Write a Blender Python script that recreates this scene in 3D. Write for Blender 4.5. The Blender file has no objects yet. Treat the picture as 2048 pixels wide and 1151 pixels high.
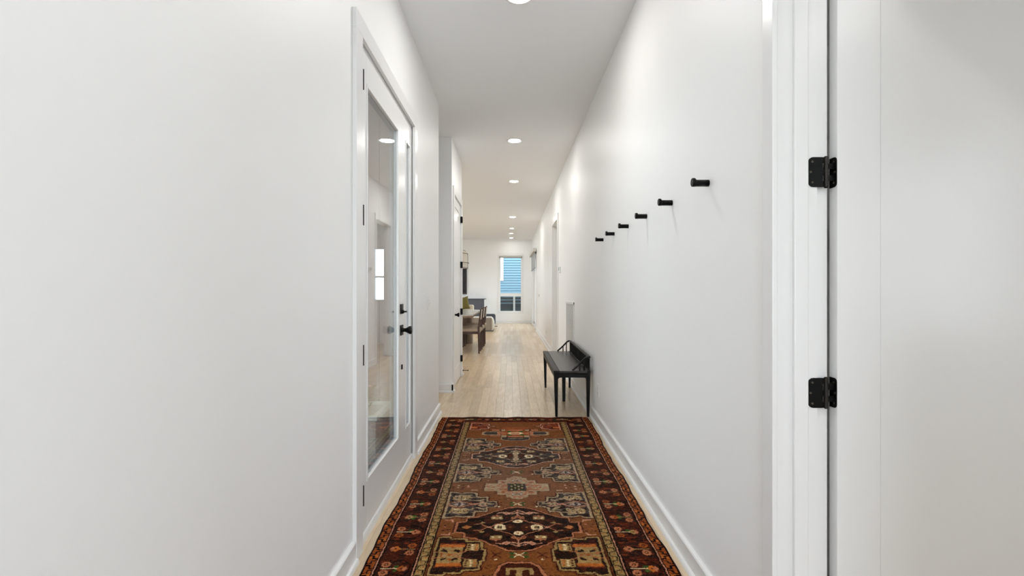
import bpy, math, random
import numpy as np

random.seed(7)
scene = bpy.context.scene
COL = scene.collection

# ------------------------------------------------------------------ camera
CAM_H = 1.225
FPX = 930.0                       # focal length in pixels of the 2048 px frame
cam_d = bpy.data.cameras.new('camera')
cam = bpy.data.objects.new('camera', cam_d)
COL.objects.link(cam)
cam.location = (0, 0, CAM_H)
cam.rotation_euler = (math.radians(90), 0, 0)
cam_d.sensor_fit = 'HORIZONTAL'
cam_d.sensor_width = 36.0
cam_d.lens = 36.0 * FPX / 2048.0
cam_d.shift_x = (1024 - 1020.5) / 2048.0
cam_d.shift_y = (579 - 575.5) / 2048.0
cam_d.clip_start = 0.02
cam_d.clip_end = 200
scene.camera = cam

# ------------------------------------------------------------------ sky, exposure
world = bpy.data.worlds.new('overcast_sky')
scene.world = world
world.use_nodes = True
bg = world.node_tree.nodes['Background']
bg.inputs['Color'].default_value = (0.84, 0.92, 1.0, 1)
bg.inputs['Strength'].default_value = 4.2
LAMP = 146.0                       # radiance of the recessed lamps' lenses
LAMP_COL = (1.0, 0.98, 0.95, 1)
vs = scene.view_settings
vs.view_transform = 'Standard'
vs.look = 'None'
vs.exposure = 0.58
vs.gamma = 1.0
vs.use_curve_mapping = False
cy = scene.cycles
cy.max_bounces = 10
cy.diffuse_bounces = 7
cy.use_denoising = True
cy.use_adaptive_sampling = True
cy.adaptive_threshold = 0.05
cy.adaptive_min_samples = 12
cy.glossy_bounces = 6
cy.transmission_bounces = 8
cy.transparent_max_bounces = 24
cy.sample_clamp_indirect = 8.0

# ------------------------------------------------------------------ helpers
def lin(c):
    c = c / 255.0
    return c / 12.92 if c <= 0.04045 else ((c + 0.055) / 1.055) ** 2.4

def rgb(r, g, b):
    return (lin(r), lin(g), lin(b), 1.0)

def mat(name, color, rough=0.5, spec=0.5, metal=0.0, bump=None, vary=None, sheen=0.0):
    """Principled material; bump=(scale, strength, distance); vary=(scale, amount) noise on colour."""
    m = bpy.data.materials.new(name)
    m.use_nodes = True
    nt = m.node_tree
    b = nt.nodes['Principled BSDF']
    b.inputs['Base Color'].default_value = color
    b.inputs['Roughness'].default_value = rough
    b.inputs['Specular IOR Level'].default_value = spec
    b.inputs['Metallic'].default_value = metal
    if sheen:
        b.inputs['Sheen Weight'].default_value = sheen
    tc = nt.nodes.new('ShaderNodeTexCoord')
    if vary:
        n = nt.nodes.new('ShaderNodeTexNoise')
        n.inputs['Scale'].default_value = vary[0]
        n.inputs['Detail'].default_value = 4
        nt.links.new(tc.outputs['Object'], n.inputs['Vector'])
        r = nt.nodes.new('ShaderNodeValToRGB')
        a = vary[1]
        r.color_ramp.elements[0].position = 0.3
        r.color_ramp.elements[1].position = 0.7
        r.color_ramp.elements[0].color = tuple(max(0, c * (1 - a)) for c in color[:3]) + (1,)
        r.color_ramp.elements[1].color = tuple(min(1, c * (1 + a)) for c in color[:3]) + (1,)
        nt.links.new(n.outputs['Fac'], r.inputs['Fac'])
        nt.links.new(r.outputs['Color'], b.inputs['Base Color'])
    if bump:
        n = nt.nodes.new('ShaderNodeTexNoise')
        n.inputs['Scale'].default_value = bump[0]
        n.inputs['Detail'].default_value = 3
        nt.links.new(tc.outputs['Object'], n.inputs['Vector'])
        bp = nt.nodes.new('ShaderNodeBump')
        bp.inputs['Strength'].default_value = bump[1]
        bp.inputs['Distance'].default_value = bump[2]
        nt.links.new(n.outputs['Fac'], bp.inputs['Height'])
        nt.links.new(bp.outputs['Normal'], b.inputs['Normal'])
    return m

def mat_glass(name, tint=(0.97, 0.985, 0.98, 1), ior=1.5):
    """Clear window pane: Fresnel mix of see-through and mirror, for both faces of a thin slab."""
    m = bpy.data.materials.new(name)
    m.use_nodes = True
    nt = m.node_tree
    nt.nodes.remove(nt.nodes['Principled BSDF'])
    out = nt.nodes['Material Output']
    fr = nt.nodes.new('ShaderNodeFresnel'); fr.inputs['IOR'].default_value = ior
    geo = nt.nodes.new('ShaderNodeNewGeometry')
    # inside the slab the pane counts as air, so both faces use the outside ratio
    tr = nt.nodes.new('ShaderNodeBsdfTransparent'); tr.inputs['Color'].default_value = tint
    gl = nt.nodes.new('ShaderNodeBsdfGlossy'); gl.inputs['Roughness'].default_value = 0.0
    gl.inputs['Color'].default_value = (0.95, 0.95, 0.95, 1)
    # front-face value for back faces too: IOR -> 1/IOR when hit from behind
    mth = nt.nodes.new('ShaderNodeMix'); mth.data_type = 'FLOAT'
    mth.inputs[2].default_value = ior; mth.inputs[3].default_value = 1.0 / ior
    nt.links.new(geo.outputs['Backfacing'], mth.inputs[0])
    nt.links.new(mth.outputs[0], fr.inputs['IOR'])
    mx = nt.nodes.new('ShaderNodeMixShader')
    nt.links.new(fr.outputs['Fac'], mx.inputs[0])
    nt.links.new(tr.outputs[0], mx.inputs[1])
    nt.links.new(gl.outputs[0], mx.inputs[2])
    nt.links.new(mx.outputs[0], out.inputs['Surface'])
    return m

def mat_emit(name, color, strength):
    m = bpy.data.materials.new(name)
    m.use_nodes = True
    nt = m.node_tree
    nt.nodes.remove(nt.nodes['Principled BSDF'])
    e = nt.nodes.new('ShaderNodeEmission')
    e.inputs['Color'].default_value = color
    e.inputs['Strength'].default_value = strength
    nt.links.new(e.outputs[0], nt.nodes['Material Output'].inputs['Surface'])
    return m

def mat_wood(name, dark, light, scale=(1, 1, 1), rough=0.4, random_amt=0.0, spec=0.5, grain=9.0):
    """Wood with long grain; random_amt brightens or darkens each object as a whole."""
    m = bpy.data.materials.new(name)
    m.use_nodes = True
    nt = m.node_tree
    b = nt.nodes['Principled BSDF']
    b.inputs['Roughness'].default_value = rough
    b.inputs['Specular IOR Level'].default_value = spec
    tc = nt.nodes.new('ShaderNodeTexCoord')
    oi = nt.nodes.new('ShaderNodeObjectInfo')
    mp = nt.nodes.new('ShaderNodeMapping')
    mp.inputs['Scale'].default_value = scale
    nt.links.new(tc.outputs['Object'], mp.inputs['Vector'])
    off = nt.nodes.new('ShaderNodeVectorMath'); off.operation = 'MULTIPLY'
    off.inputs[1].default_value = (31.0, 17.0, 9.0)
    cmb = nt.nodes.new('ShaderNodeCombineXYZ')
    for k in range(3):
        nt.links.new(oi.outputs['Random'], cmb.inputs[k])
    nt.links.new(cmb.outputs[0], off.inputs[0])
    nt.links.new(off.outputs[0], mp.inputs['Location'])
    n = nt.nodes.new('ShaderNodeTexNoise')
    n.inputs['Scale'].default_value = grain
    n.inputs['Detail'].default_value = 6
    n.inputs['Roughness'].default_value = 0.65
    nt.links.new(mp.outputs['Vector'], n.inputs['Vector'])
    r = nt.nodes.new('ShaderNodeValToRGB')
    r.color_ramp.elements[0].position = 0.3
    r.color_ramp.elements[1].position = 0.7
    r.color_ramp.elements[0].color = dark
    r.color_ramp.elements[1].color = light
    nt.links.new(n.outputs['Fac'], r.inputs['Fac'])
    if random_amt:
        mr = nt.nodes.new('ShaderNodeMapRange')
        mr.inputs['To Min'].default_value = 1 - random_amt
        mr.inputs['To Max'].default_value = 1 + random_amt * 0.6
        nt.links.new(oi.outputs['Random'], mr.inputs['Value'])
        vm = nt.nodes.new('ShaderNodeVectorMath'); vm.operation = 'SCALE'
        nt.links.new(r.outputs['Color'], vm.inputs[0])
        nt.links.new(mr.outputs[0], vm.inputs['Scale'])
        nt.links.new(vm.outputs[0], b.inputs['Base Color'])
    else:
        nt.links.new(r.outputs['Color'], b.inputs['Base Color'])
    return m

class MB:
    """Collects simple solids and links them as one mesh object."""
    def __init__(self):
        self.v = []; self.f = []; self.smooth = []
    def add(self, vs_, fs, smooth=False):
        o = len(self.v)
        self.v += [tuple(p) for p in vs_]
        self.f += [tuple(i + o for i in f) for f in fs]
        self.smooth += [smooth] * len(fs)
        return self
    def box(self, x0, x1, y0, y1, z0, z1):
        x0, x1 = min(x0, x1), max(x0, x1)
        y0, y1 = min(y0, y1), max(y0, y1)
        z0, z1 = min(z0, z1), max(z0, z1)
        v = [(x0, y0, z0), (x1, y0, z0), (x1, y1, z0), (x0, y1, z0),
             (x0, y0, z1), (x1, y0, z1), (x1, y1, z1), (x0, y1, z1)]
        return self.add(v, [(0, 3, 2, 1), (4, 5, 6, 7), (0, 1, 5, 4), (1, 2, 6, 5), (2, 3, 7, 6), (3, 0, 4, 7)])
    def taper(self, c0, s0, c1, s1):
        """Square bar between two centres (vertical-ish): half sizes s0, s1 = (sx, sy)."""
        v = []
        for c, s in ((c0, s0), (c1, s1)):
            for a, b in ((-1, -1), (1, -1), (1, 1), (-1, 1)):
                v.append((c[0] + a * s[0], c[1] + b * s[1], c[2]))
        if c1[2] < c0[2]:
            v = v[4:] + v[:4]
        return self.add(v, [(0, 3, 2, 1), (4, 5, 6, 7), (0, 1, 5, 4), (1, 2, 6, 5), (2, 3, 7, 6), (3, 0, 4, 7)])
    def tube(self, pts, radii, n=16, caps=True, smooth=True):
        """Round bar through points with a radius at each."""
        pts = [np.array(p, float) for p in pts]
        if not hasattr(radii, '__len__'):
            radii = [radii] * len(pts)
        v = []
        up0 = None
        for i, p in enumerate(pts):
            if i == 0: d = pts[1] - pts[0]
            elif i == len(pts) - 1: d = pts[-1] - pts[-2]
            else:
                d = pts[i + 1] - pts[i - 1]
            if np.linalg.norm(d) < 1e-9:
                d = pts[-1] - pts[0]
            d = d / np.linalg.norm(d)
            if up0 is None:
                up0 = np.array((0, 0, 1.0)) if abs(d[2]) < 0.9 else np.array((1.0, 0, 0))
            a = np.cross(up0, d); a /= np.linalg.norm(a)
            b = np.cross(d, a)
            for k in range(n):
                t = 2 * math.pi * k / n
                v.append(tuple(p + radii[i] * (math.cos(t) * a + math.sin(t) * b)))
        f = []
        for i in range(len(pts) - 1):
            for k in range(n):
                k2 = (k + 1) % n
                f.append((i * n + k, i * n + k2, (i + 1) * n + k2, (i + 1) * n + k))
        self.add(v, f, smooth)
        if caps:
            self.add(v[:n], [tuple(reversed(range(n)))])
            self.add(v[-n:], [tuple(range(n))])
        return self
    def prism(self, poly, axis, a0, a1):
        """Polygon extruded along an axis. poly coordinates: axis x -> (y,z), y -> (x,z), z -> (x,y)."""
        def P(p, a):
            return {'x': (a, p[0], p[1]), 'y': (p[0], a, p[1]), 'z': (p[0], p[1], a)}[axis]
        area = sum(poly[i][0] * poly[(i + 1) % len(poly)][1] - poly[(i + 1) % len(poly)][0] * poly[i][1] for i in range(len(poly)))
        if (area > 0) == (axis == 'y'):
            poly = list(reversed(poly))
        n = len(poly)
        lo, hi = min(a0, a1), max(a0, a1)
        v = [P(p, lo) for p in poly] + [P(p, hi) for p in poly]
        f = [tuple(reversed(range(n))), tuple(range(n, 2 * n))]
        f += [(i, (i + 1) % n, n + (i + 1) % n, n + i) for i in range(n)]
        return self.add(v, f)
    def lathe(self, prof, c, axis='z', n=32, smooth=True):
        """Profile [(r, h)] turned about an axis through c."""
        v = []
        for r, h in prof:
            for k in range(n):
                t = 2 * math.pi * k / n
                a, b = r * math.cos(t), r * math.sin(t)
                p = {'z': (a, b, h), 'x': (h, a, b), 'y': (b, h, a)}[axis]
                v.append((c[0] + p[0], c[1] + p[1], c[2] + p[2]))
        f = []
        for i in range(len(prof) - 1):
            for k in range(n):
                k2 = (k + 1) % n
                f.append((i * n + k, i * n + k2, (i + 1) * n + k2, (i + 1) * n + k))
        return self.add(v, f, smooth)
    def build(self, name, m, parent=None, bevel=0.0, seg=2, origin=None, autosmooth=False):
        me = bpy.data.meshes.new(name)
        if parent is not None:
            org = Vector3(parent['_wloc'])
        elif origin is not None:
            org = Vector3(origin)
        else:
            a = np.array(self.v)
            lo, hi = a.min(0), a.max(0)
            org = ((lo[0] + hi[0]) / 2, (lo[1] + hi[1]) / 2, lo[2])
        if parent is not None:
            shift = org
        else:
            shift = org
        me.from_pydata([(p[0] - shift[0], p[1] - shift[1], p[2] - shift[2]) for p in self.v], [], self.f)
        me.validate()
        for p, s in zip(me.polygons, self.smooth):
            p.use_smooth = s
        me.update()
        if m is not None:
            me.materials.append(m)
        o = bpy.data.objects.new(name, me)
        COL.objects.link(o)
        if parent is not None:
            o.parent = parent
            o['_wloc'] = list(shift)
        else:
            o.location = org
            o['_wloc'] = list(org)
        if bevel:
            bm = o.modifiers.new('bevel', 'BEVEL')
            bm.width = bevel; bm.segments = seg; bm.limit_method = 'ANGLE'
            bm.angle_limit = math.radians(40)
        return o

def Vector3(t):
    return (float(t[0]), float(t[1]), float(t[2]))

def thing(name, loc, label, cat, group=None, kind=None):
    o = bpy.data.objects.new(name, None)
    COL.objects.link(o)
    o.empty_display_size = 0.1
    o.location = loc
    o['_wloc'] = list(loc)
    return tag(o, label, cat, group, kind)

def tag(o, label=None, cat=None, group=None, kind=None):
    if label: o['label'] = label
    if cat: o['category'] = cat
    if group: o['group'] = group
    if kind: o['kind'] = kind
    return o

def struct(name, mb, m, label=None, cat=None, **kw):
    return tag(mb.build(name, m, **kw), label, cat, kind='structure')

def copy_tree(src, loc, label):
    """A copy of a thing with its parts and their sub-parts."""
    def cp(o, par):
        c = o.copy(); COL.objects.link(c); c.parent = par
        for ch in o.children: cp(ch, c)
        return c
    r = cp(src, None)
    r.location = loc
    r['label'] = label
    return r

# ------------------------------------------------------------------ measures (metres; y runs down the hall)
XL, XR = -0.708, 0.795
H = 3.05
YF = 16.9                          # far wall
Y0 = -1.35                          # wall behind the camera
HEAD = 2.405                       # door heads
WT = 0.12                          # wall thickness

# ------------------------------------------------------------------ materials
M = {}
M['wall'] = mat('wall_paint', (0.88, 0.88, 0.875, 1), 0.48, 0.35, bump=(260, 0.04, 0.001))
M['ceil'] = mat('ceiling_paint', (0.88, 0.89, 0.90, 1), 0.9, 0.2, bump=(300, 0.04, 0.001))
M['trim'] = mat('trim_paint', (0.81, 0.81, 0.805, 1), 0.28, 0.5)
M['blackmetal'] = mat('black_metal', (0.004, 0.004, 0.004, 1), 0.42, 0.18, bump=(180, 0.05, 0.0004))
M['bronze'] = mat('bronze_screw', (0.10, 0.085, 0.07, 1), 0.35, 0.5, metal=0.8)
M['knuckle'] = mat('worn_black_metal', (0.022, 0.018, 0.015, 1), 0.34, 0.4, metal=0.3)
M['plastic'] = mat('white_plastic', (0.82, 0.82, 0.81, 1), 0.3, 0.5)
M['steel'] = mat('grey_slots', (0.12, 0.12, 0.12, 1), 0.4)
M['floor'] = mat_wood('maple_plank', rgb(206, 181, 148), rgb(224, 203, 173), (9, 1.0, 1), 0.27, 0.13, spec=0.75, grain=6)
M['subfloor'] = mat('floor_joints', rgb(120, 96, 72), 0.8, 0.2)
M['glass'] = mat_glass('clear_glass')
M['coated'] = mat_glass('coated_glass', ior=1.025)
M['bench'] = mat('black_bench_paint', (0.006, 0.006, 0.006, 1), 0.45, 0.28, bump=(120, 0.05, 0.0005))
M['bench_seat'] = mat('bench_seat_painted_sheen', (0.035, 0.032, 0.029, 1), 0.30, 0.6)  # black lightened in colour for the bright reflection on the seat top
M['walnut'] = mat_wood('dark_walnut', rgb(50, 32, 25), rgb(84, 58, 46), (6, 6, 0.6), 0.4)
M['lens'] = mat_emit('lamp_lens', LAMP_COL, LAMP)

# ------------------------------------------------------------------ floor
fl = MB().box(-6.6, 4.4, Y0 - 0.2, 21.0, -0.12, -0.012)
floor = struct('floor', fl, M['subfloor'], 'pale maple plank floor running down the hall', 'floor', origin=(0, 0, 0))

def mat_far_floor():
    m = bpy.data.materials.new('maple_strip_floor')
    m.use_nodes = True
    nt = m.node_tree
    b = nt.nodes['Principled BSDF']
    b.inputs['Roughness'].default_value = 0.27
    b.inputs['Specular IOR Level'].default_value = 0.75
    tc = nt.nodes.new('ShaderNodeTexCoord')
    mp = nt.nodes.new('ShaderNodeMapping')
    mp.inputs['Rotation'].default_value = (0, 0, math.radians(90))
    nt.links.new(tc.outputs['Object'], mp.inputs['Vector'])
    br = nt.nodes.new('ShaderNodeTexBrick')
    br.inputs['Scale'].default_value = 1.0
    br.inputs['Brick Width'].default_value = 0.95
    br.inputs['Row Height'].default_value = 0.089
    br.inputs['Mortar Size'].default_value = 0.0007
    br.inputs['Color1'].default_value = rgb(206, 181, 148)
    br.inputs['Color2'].default_value = rgb(224, 203, 173)
    br.inputs['Mortar'].default_value = rgb(150, 122, 94)
    br.offset = 0.37
    nt.links.new(mp.outputs['Vector'], br.inputs['Vector'])
    nt.links.new(br.outputs['Color'], b.inputs['Base Color'])
    return m

M['farfloor'] = mat_far_floor()
# floor beyond the reach of single planks, and under the great room's left side
MB().box(-6.4, 0.93, 8.6, YF, -0.012, 0).box(-6.4, -0.7745, 6.72, 8.6, -0.012, 0) \
    .box(-2.6, -0.7745, 4.6, 5.56, -0.012, 0).box(XR + 0.02, 4.2, Y0, 10.7, -0.012, 0) \
    .build('strip_flooring', M['farfloor'], floor)
PW = 0.089
plank_meshes = {}
def plank_mesh(L):
    L = round(L, 2)
    if L not in plank_meshes:
        e = 0.0011
        mb = MB()
        w = PW / 2
        x0, x1, y0, y1 = -w + 0.0003, w - 0.0003, 0.0004, L - 0.0004
        v = [(x0, y0, -0.012), (x1, y0, -0.012), (x1, y1, -0.012), (x0, y1, -0.012),
             (x0, y0, -e), (x1, y0, -e), (x1, y1, -e), (x0, y1, -e),
             (x0 + e, y0 + e, 0), (x1 - e, y0 + e, 0), (x1 - e, y1 - e, 0), (x0 + e, y1 - e, 0)]
        f = [(8, 9, 10, 11)]
        for a, b in ((0, 4), (4, 8)):
            f += [(a + i, a + (i + 1) % 4, b + (i + 1) % 4, b + i) for i in range(4)]
        me = bpy.data.meshes.new('plank')
        me.from_pydata(v, [], f)
        me.materials.append(M['floor'])
        plank_meshes[L] = me
    return plank_meshes[L]
rp = random.Random(11)
ncol = 18
for c in range(ncol):
    xc = 0.293 + PW / 2 + (c - 12) * PW
    y = 1.2 - rp.uniform(0, 0.8)
    while y < 8.6 - 0.02:
        L = rp.choice((0.7, 0.9, 1.0, 1.2, 1.4))
        if y + L > 8.6 - 0.35:
            L = 8.6 - y
        o = bpy.data.objects.new('plank', plank_mesh(L))
        COL.objects.link(o)
        o.parent = floor
        o.location = (xc, y, 0)
        y += round(L, 2)

# ------------------------------------------------------------------ ceiling and walls
struct('ceiling', MB().box(-6.6, 4.4, Y0 - 0.2, YF + 0.2, H, H + 0.12), M['ceil'],
       'smooth white ceiling above the hall and great room', 'ceiling')

def wall_y(mb, x0, x1, ya, yb, openings=()):
    """Wall running along y between x0 and x1 with openings [(y0, y1, z0, z1)]."""
    y = ya
    for (a, b, z0, z1) in sorted(openings):
        if a > y: mb.box(x0, x1, y, a, 0, H)
        if z0 > 0.001: mb.box(x0, x1, a, b, 0, z0)
        if z1 < H: mb.box(x0, x1, a, b, z1, H)
        y = b
    if y < yb: mb.box(x0, x1, y, yb, 0, H)
    return mb

def wall_x(mb, y0, y1, xa, xb, openings=()):
    x = xa
    for (a, b, z0, z1) in sorted(openings):
        if a > x: mb.box(x, a, y0, y1, 0, H)
        if z0 > 0.001: mb.box(a, b, y0, y1, 0, z0)
        if z1 < H: mb.box(a, b, y0, y1, z1, H)
        x = b
    if x < xb: mb.box(x, xb, y0, y1, 0, H)
    return mb

D1A, D1B = 2.165, 3.425            # glazed entry door and side light
struct('wall_left', wall_y(MB(), XL - 0.14, XL, Y0, 4.60, [(D1A, D1B, 0, HEAD + 0.015)]), M['wall'],
       'white hall wall on the left holding the glazed door', 'wall')
D4A, D4B = 0.60, 1.386             # near door on the right, standing open
D6A, D6B = 7.75, 8.66              # cased opening farther down the right wall
SLA, SLB = 14.05, 16.45            # sliding patio door
struct('wall_right', wall_y(MB(), XR, XR + WT, Y0, YF,
       [(D4A - 0.02, D4B + 0.02, 0, HEAD + 0.02), (D6A - 0.02, D6B + 0.02, 0, HEAD + 0.02), (SLA, SLB, 0, 2.40)]),
       M['wall'], 'long white hall wall on the right with black coat pegs', 'wall')
struct('wall_back', wall_x(MB(), Y0 - 0.12, Y0, XL - 0.14, XR + WT, [(-0.42, 0.52, 0.06, 2.70)]), M['wall'], 'white wall around the added daylight opening behind the viewpoint', 'wall')
w8 = thing('added_window_8', (0.05, Y0, 0.06), 'added daylight opening behind the viewpoint', 'window', kind='structure')  # unseen opening added so daylight fills the near hall
MB().box(-0.42, -0.37, Y0 - 0.1, Y0 - 0.02, 0.06, 2.70).box(0.47, 0.52, Y0 - 0.1, Y0 - 0.02, 0.06, 2.70).box(-0.37, 0.47, Y0 - 0.1, Y0 - 0.02, 0.06, 0.12)\
    .box(-0.37, 0.47, Y0 - 0.1, Y0 - 0.02, 2.64, 2.70).build('frame', M['trim'], w8)
# side passage on the left between y 4.60 and 5.56, then the closet block
struct('wall_passage_near', MB().box(-2.7, XL - 0.14, 4.48, 4.60, 0, H), M['wall'], 'side passage wall nearest the entry', 'wall')
struct('wall_passage_end', wall_y(MB(), -2.7, -2.6, 4.60, 5.56, [(4.75, 5.15, 1.2, 2.2)]), M['wall'], 'end wall of the side passage', 'wall')
w7 = thing('added_window_7', (-2.6, 4.95, 1.2), 'small added daylight window at the unseen end of the side passage', 'window', kind='structure')  # unseen window added to brighten the middle of the hall
MB().box(-2.68, -2.61, 4.75, 4.78, 1.2, 2.2).box(-2.68, -2.61, 5.12, 5.15, 1.2, 2.2).box(-2.68, -2.61, 4.78, 5.12, 1.2, 1.23).box(-2.68, -2.61, 4.78, 5.12, 2.17, 2.2).build('frame', M['trim'], w7)
XC = -0.700
D3A, D3B = 5.73, 6.56
struct('wall_closet', wall_y(MB(), XC - 0.11, XC, 5.56, 6.71, [(D3A, D3B, 0, HEAD + 0.01)])
       .box(-2.7, XC - 0.11, 5.56, 5.67, 0, H).box(-6.4, XC - 0.11, 6.60, 6.71, 0, H), M['wall'],
       'white closet wall jutting into the hall past the side passage', 'wall')
# great room
struct('wall_great_room', wall_y(MB(), -6.5, -6.4, 6.6, YF, [(7.2, 9.6, 0.7, 2.4), (10.2, 12.0, 0.7, 2.4), (12.6, 14.4, 0.7, 2.4)]),
       M['wall'], 'left wall of the great room with added daylight windows', 'wall')
WX0, WX1, WZ0, WZ1 = -0.40, 0.43, 0.41, 2.46
struct('wall_far', wall_x(MB(), YF, YF + 0.14, -6.5, XR + WT, [(WX0, WX1, WZ0, WZ1)]), M['wall'],
       'white far wall of the great room around a tall window', 'wall')
# rooms behind the two right hand openings
struct('wall_side_room', wall_y(wall_x(MB(), 1.56, 1.66, XR + WT, 3.3), 3.0, 3.1, Y0, 1.66, [(-1.0, -0.1, 0.9, 2.2)]).box(XR + WT, 3.1, Y0 - 0.1, Y0, 0, H),
       M['wall'], 'walls of the side room behind the open door', 'wall')
struct('wall_study', wall_x(MB(), 10.6, 10.72, XR + WT, 4.1, [(1.25, 3.7, 0.95, 2.2)]).box(4.0, 4.1, 6.9, 10.6, 0, H)
       .box(XR + WT, 4.0, 6.9, 7.0, 0, H), M['wall'], 'walls of the room beyond the cased opening', 'wall')
w9 = thing('added_window_9', (3.0, -0.55, 0.9), 'small added daylight window, unseen, in the side room behind the open door', 'window', kind='structure')  # unseen window added to throw daylight through the open door
MB().box(3.02, 3.09, -1.0, -0.95, 0.9, 2.2).box(3.02, 3.09, -0.15, -0.1, 0.9, 2.2).box(3.02, 3.09, -1.0, -0.1, 0.9, 0.95).box(3.02, 3.09, -1.0, -0.1, 2.15, 2.2).build('frame', M['trim'], w9)
w3 = thing('window_3', (1.875, 10.6, 0.95), 'white window in the room beyond the cased opening', 'window', kind='structure')
MB().box(1.25, 3.7, 10.58, 10.66, 0.95, 1.0).box(1.25, 3.7, 10.58, 10.66, 2.15, 2.2).box(1.25, 1.30, 10.58, 10.66, 1.0, 2.15) \
    .box(3.65, 3.7, 10.58, 10.66, 1.0, 2.15).box(1.3, 3.65, 10.60, 10.65, 1.5, 1.54).box(2.44, 2.5, 10.60, 10.65, 1.0, 2.15).build('frame', M['trim'], w3)
MB().box(1.3, 3.65, 10.62, 10.626, 1.0, 2.15).build('pane', M['coated'], w3)

# ------------------------------------------------------------------ baseboards
def base_profile(s, x):
    """Profile of board with rounded cap (x at the wall, s = direction into the room)."""
    t = 0.018
    return [(x, 0), (x + s * t, 0), (x + s * t, 0.093), (x + s * (t - 0.004), 0.099), (x + s * (t - 0.010), 0.101), (x, 0.101)]
def shoe_profile(s, x):
    t = 0.018
    return [(x + s * t, 0), (x + s * (t + 0.014), 0), (x + s * (t + 0.014), 0.012), (x + s * (t + 0.010), 0.020), (x + s * (t + 0.004), 0.024), (x + s * t, 0.0245)]
def baseboard(name, runs, label):
    b = MB(); sh = MB()
    for (kind, s, w, a0, a1) in runs:
        b.prism(base_profile(s, w), kind, a0, a1)
        sh.prism(shoe_profile(s, w), kind, a0, a1 if kind == 'y' else a1)
    o = struct(name, b, M['trim'], label, 'baseboard')
    sh.build('shoe_moulding', M['trim'], o)
baseboard('baseboard_left', [('y', 1, XL, Y0, 2.083), ('y', 1, XL, 3.455, 4.60 + 0.018)], 'white baseboard along the left hall wall')
baseboard('baseboard_right', [('y', -1, XR, 1.435, 7.665), ('y', -1, XR, 8.75, 13.97), ('y', -1, XR, 16.5, YF)], 'white baseboard along the right hall wall')
baseboard('baseboard_closet', [('x', -1, 5.56, -2.6, XC + 0.018), ('y', 1, XC, 5.542, 5.632), ('y', 1, XC, 6.655, 6.728), ('x', 1, 6.71, -6.4, XC + 0.018)],
          'white baseboard wrapping the closet wall corner')
baseboard('baseboard_far', [('x', -1, YF, -6.4, XR)], 'white baseboard below the far window')

# ------------------------------------------------------------------ casings (trim)
def casing_y(name, x, s, y0, y1, head, w, t, label, bottom=0.0, wn=None, far=True):
    """Casing round an opening in a wall along y; s = side it stands out to."""
    wn = wn or w
    o = thing(name, (x, (y0 + y1) / 2, 0), label, 'casing', kind='structure')
    xa, xb = x, x + s * t
    MB().box(xa, xb, y0 - wn, y0, bottom, head).build('side_casing', M['trim'], o, bevel=0.002)
    MB().box(xa, xb, y1, y1 + w, bottom, head).build('side_casing', M['trim'], o, bevel=0.002)
    MB().box(xa, xb, y0 - wn, y1 + w, head, head + 0.088).build('head_casing', M['trim'], o, bevel=0.002)
    return o
t1 = casing_y('trim_1', XL, 1, 2.175, 3.365, HEAD, 0.088, 0.020, 'white casing around the glazed entry door', wn=0.092)
t3 = casing_y('trim_3', XC, 1, D3A, D3B, HEAD, 0.085, 0.018, 'white casing around the closet door')
t6 = casing_y('trim_6', XR, -1, D6A, D6B, HEAD, 0.088, 0.018, 'white casing around the far right opening')
# lining of that opening
MB().box(XR, XR + WT, D6A - 0.02, D6A, 0, HEAD).box(XR, XR + WT, D6B, D6B + 0.02, 0, HEAD).box(XR, XR + WT, D6A - 0.02, D6B + 0.02, HEAD, HEAD + 0.02).build('jamb', M['trim'], t6)
MB().box(XR + 0.045, XR + 0.08, D6B - 0.011, D6B, 0, HEAD).build('door_stop_strip', M['trim'], t6)
# near right door: casing on the hall side, jamb, stop
t4 = thing('trim_4', (XR, 1.4, 0), 'white casing and jamb beside the open door on the right', 'casing', kind='structure')
MB().box(XR - 0.020, XR - 0.004, 1.374, 1.431, 0, HEAD + 0.05).build('side_casing', M['trim'], t4, bevel=0.0025)
MB().box(XR - 0.004, XR + 0.007, 1.379, 1.431, 0, HEAD + 0.05).build('back_band', M['trim'], t4)
MB().box(XR - 0.020, XR, D4A - 0.07, 1.431, HEAD + 0.004, HEAD + 0.06).build('head_casing', M['trim'], t4, bevel=0.002)
MB().box(XR - 0.020, XR, D4A - 0.07, D4A - 0.012, 0, HEAD + 0.004).build('side_casing', M['trim'], t4, bevel=0.002)
MB().box(XR + 0.002, XR + WT, D4B, D4B + 0.02, 0, HEAD + 0.02).box(XR, XR + WT, D4A - 0.02, D4A, 0, HEAD + 0.02).box(XR, XR + WT, D4A - 0.02, D4B + 0.02, HEAD, HEAD + 0.02).build('jamb', M['trim'], t4)
MB().box(XR + 0.046, XR + 0.088, D4B - 0.011, D4B + 0.001, 0, HEAD).box(XR + 0.046, XR + 0.088, D4A, D4A + 0.011, 0, HEAD).box(XR + 0.046, XR + 0.088, D4A, D4B, HEAD - 0.011, HEAD).build('door_stop_strip', M['trim'], t4, bevel=0.003)
MB().box(XR + WT, XR + WT + 0.038, D4B + 0.013, D4B + 0.07, 0, HEAD + 0.06).build('side_casing', M['trim'], t4)

# ------------------------------------------------------------------ hardware builders
def screw(mb_parent, p, axis, s, r=0.0036):
    mb = MB()
    prof = [(0.0001, 0.0006), (r * 0.45, 0.0006), (r * 0.55, 0.0012), (r, 0.0010), (r, 0)]
    mb.lathe([(a, s * h) for a, h in prof], p, axis, n=12)
    return mb.build('screw', M['bronze'], mb_parent)

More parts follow.
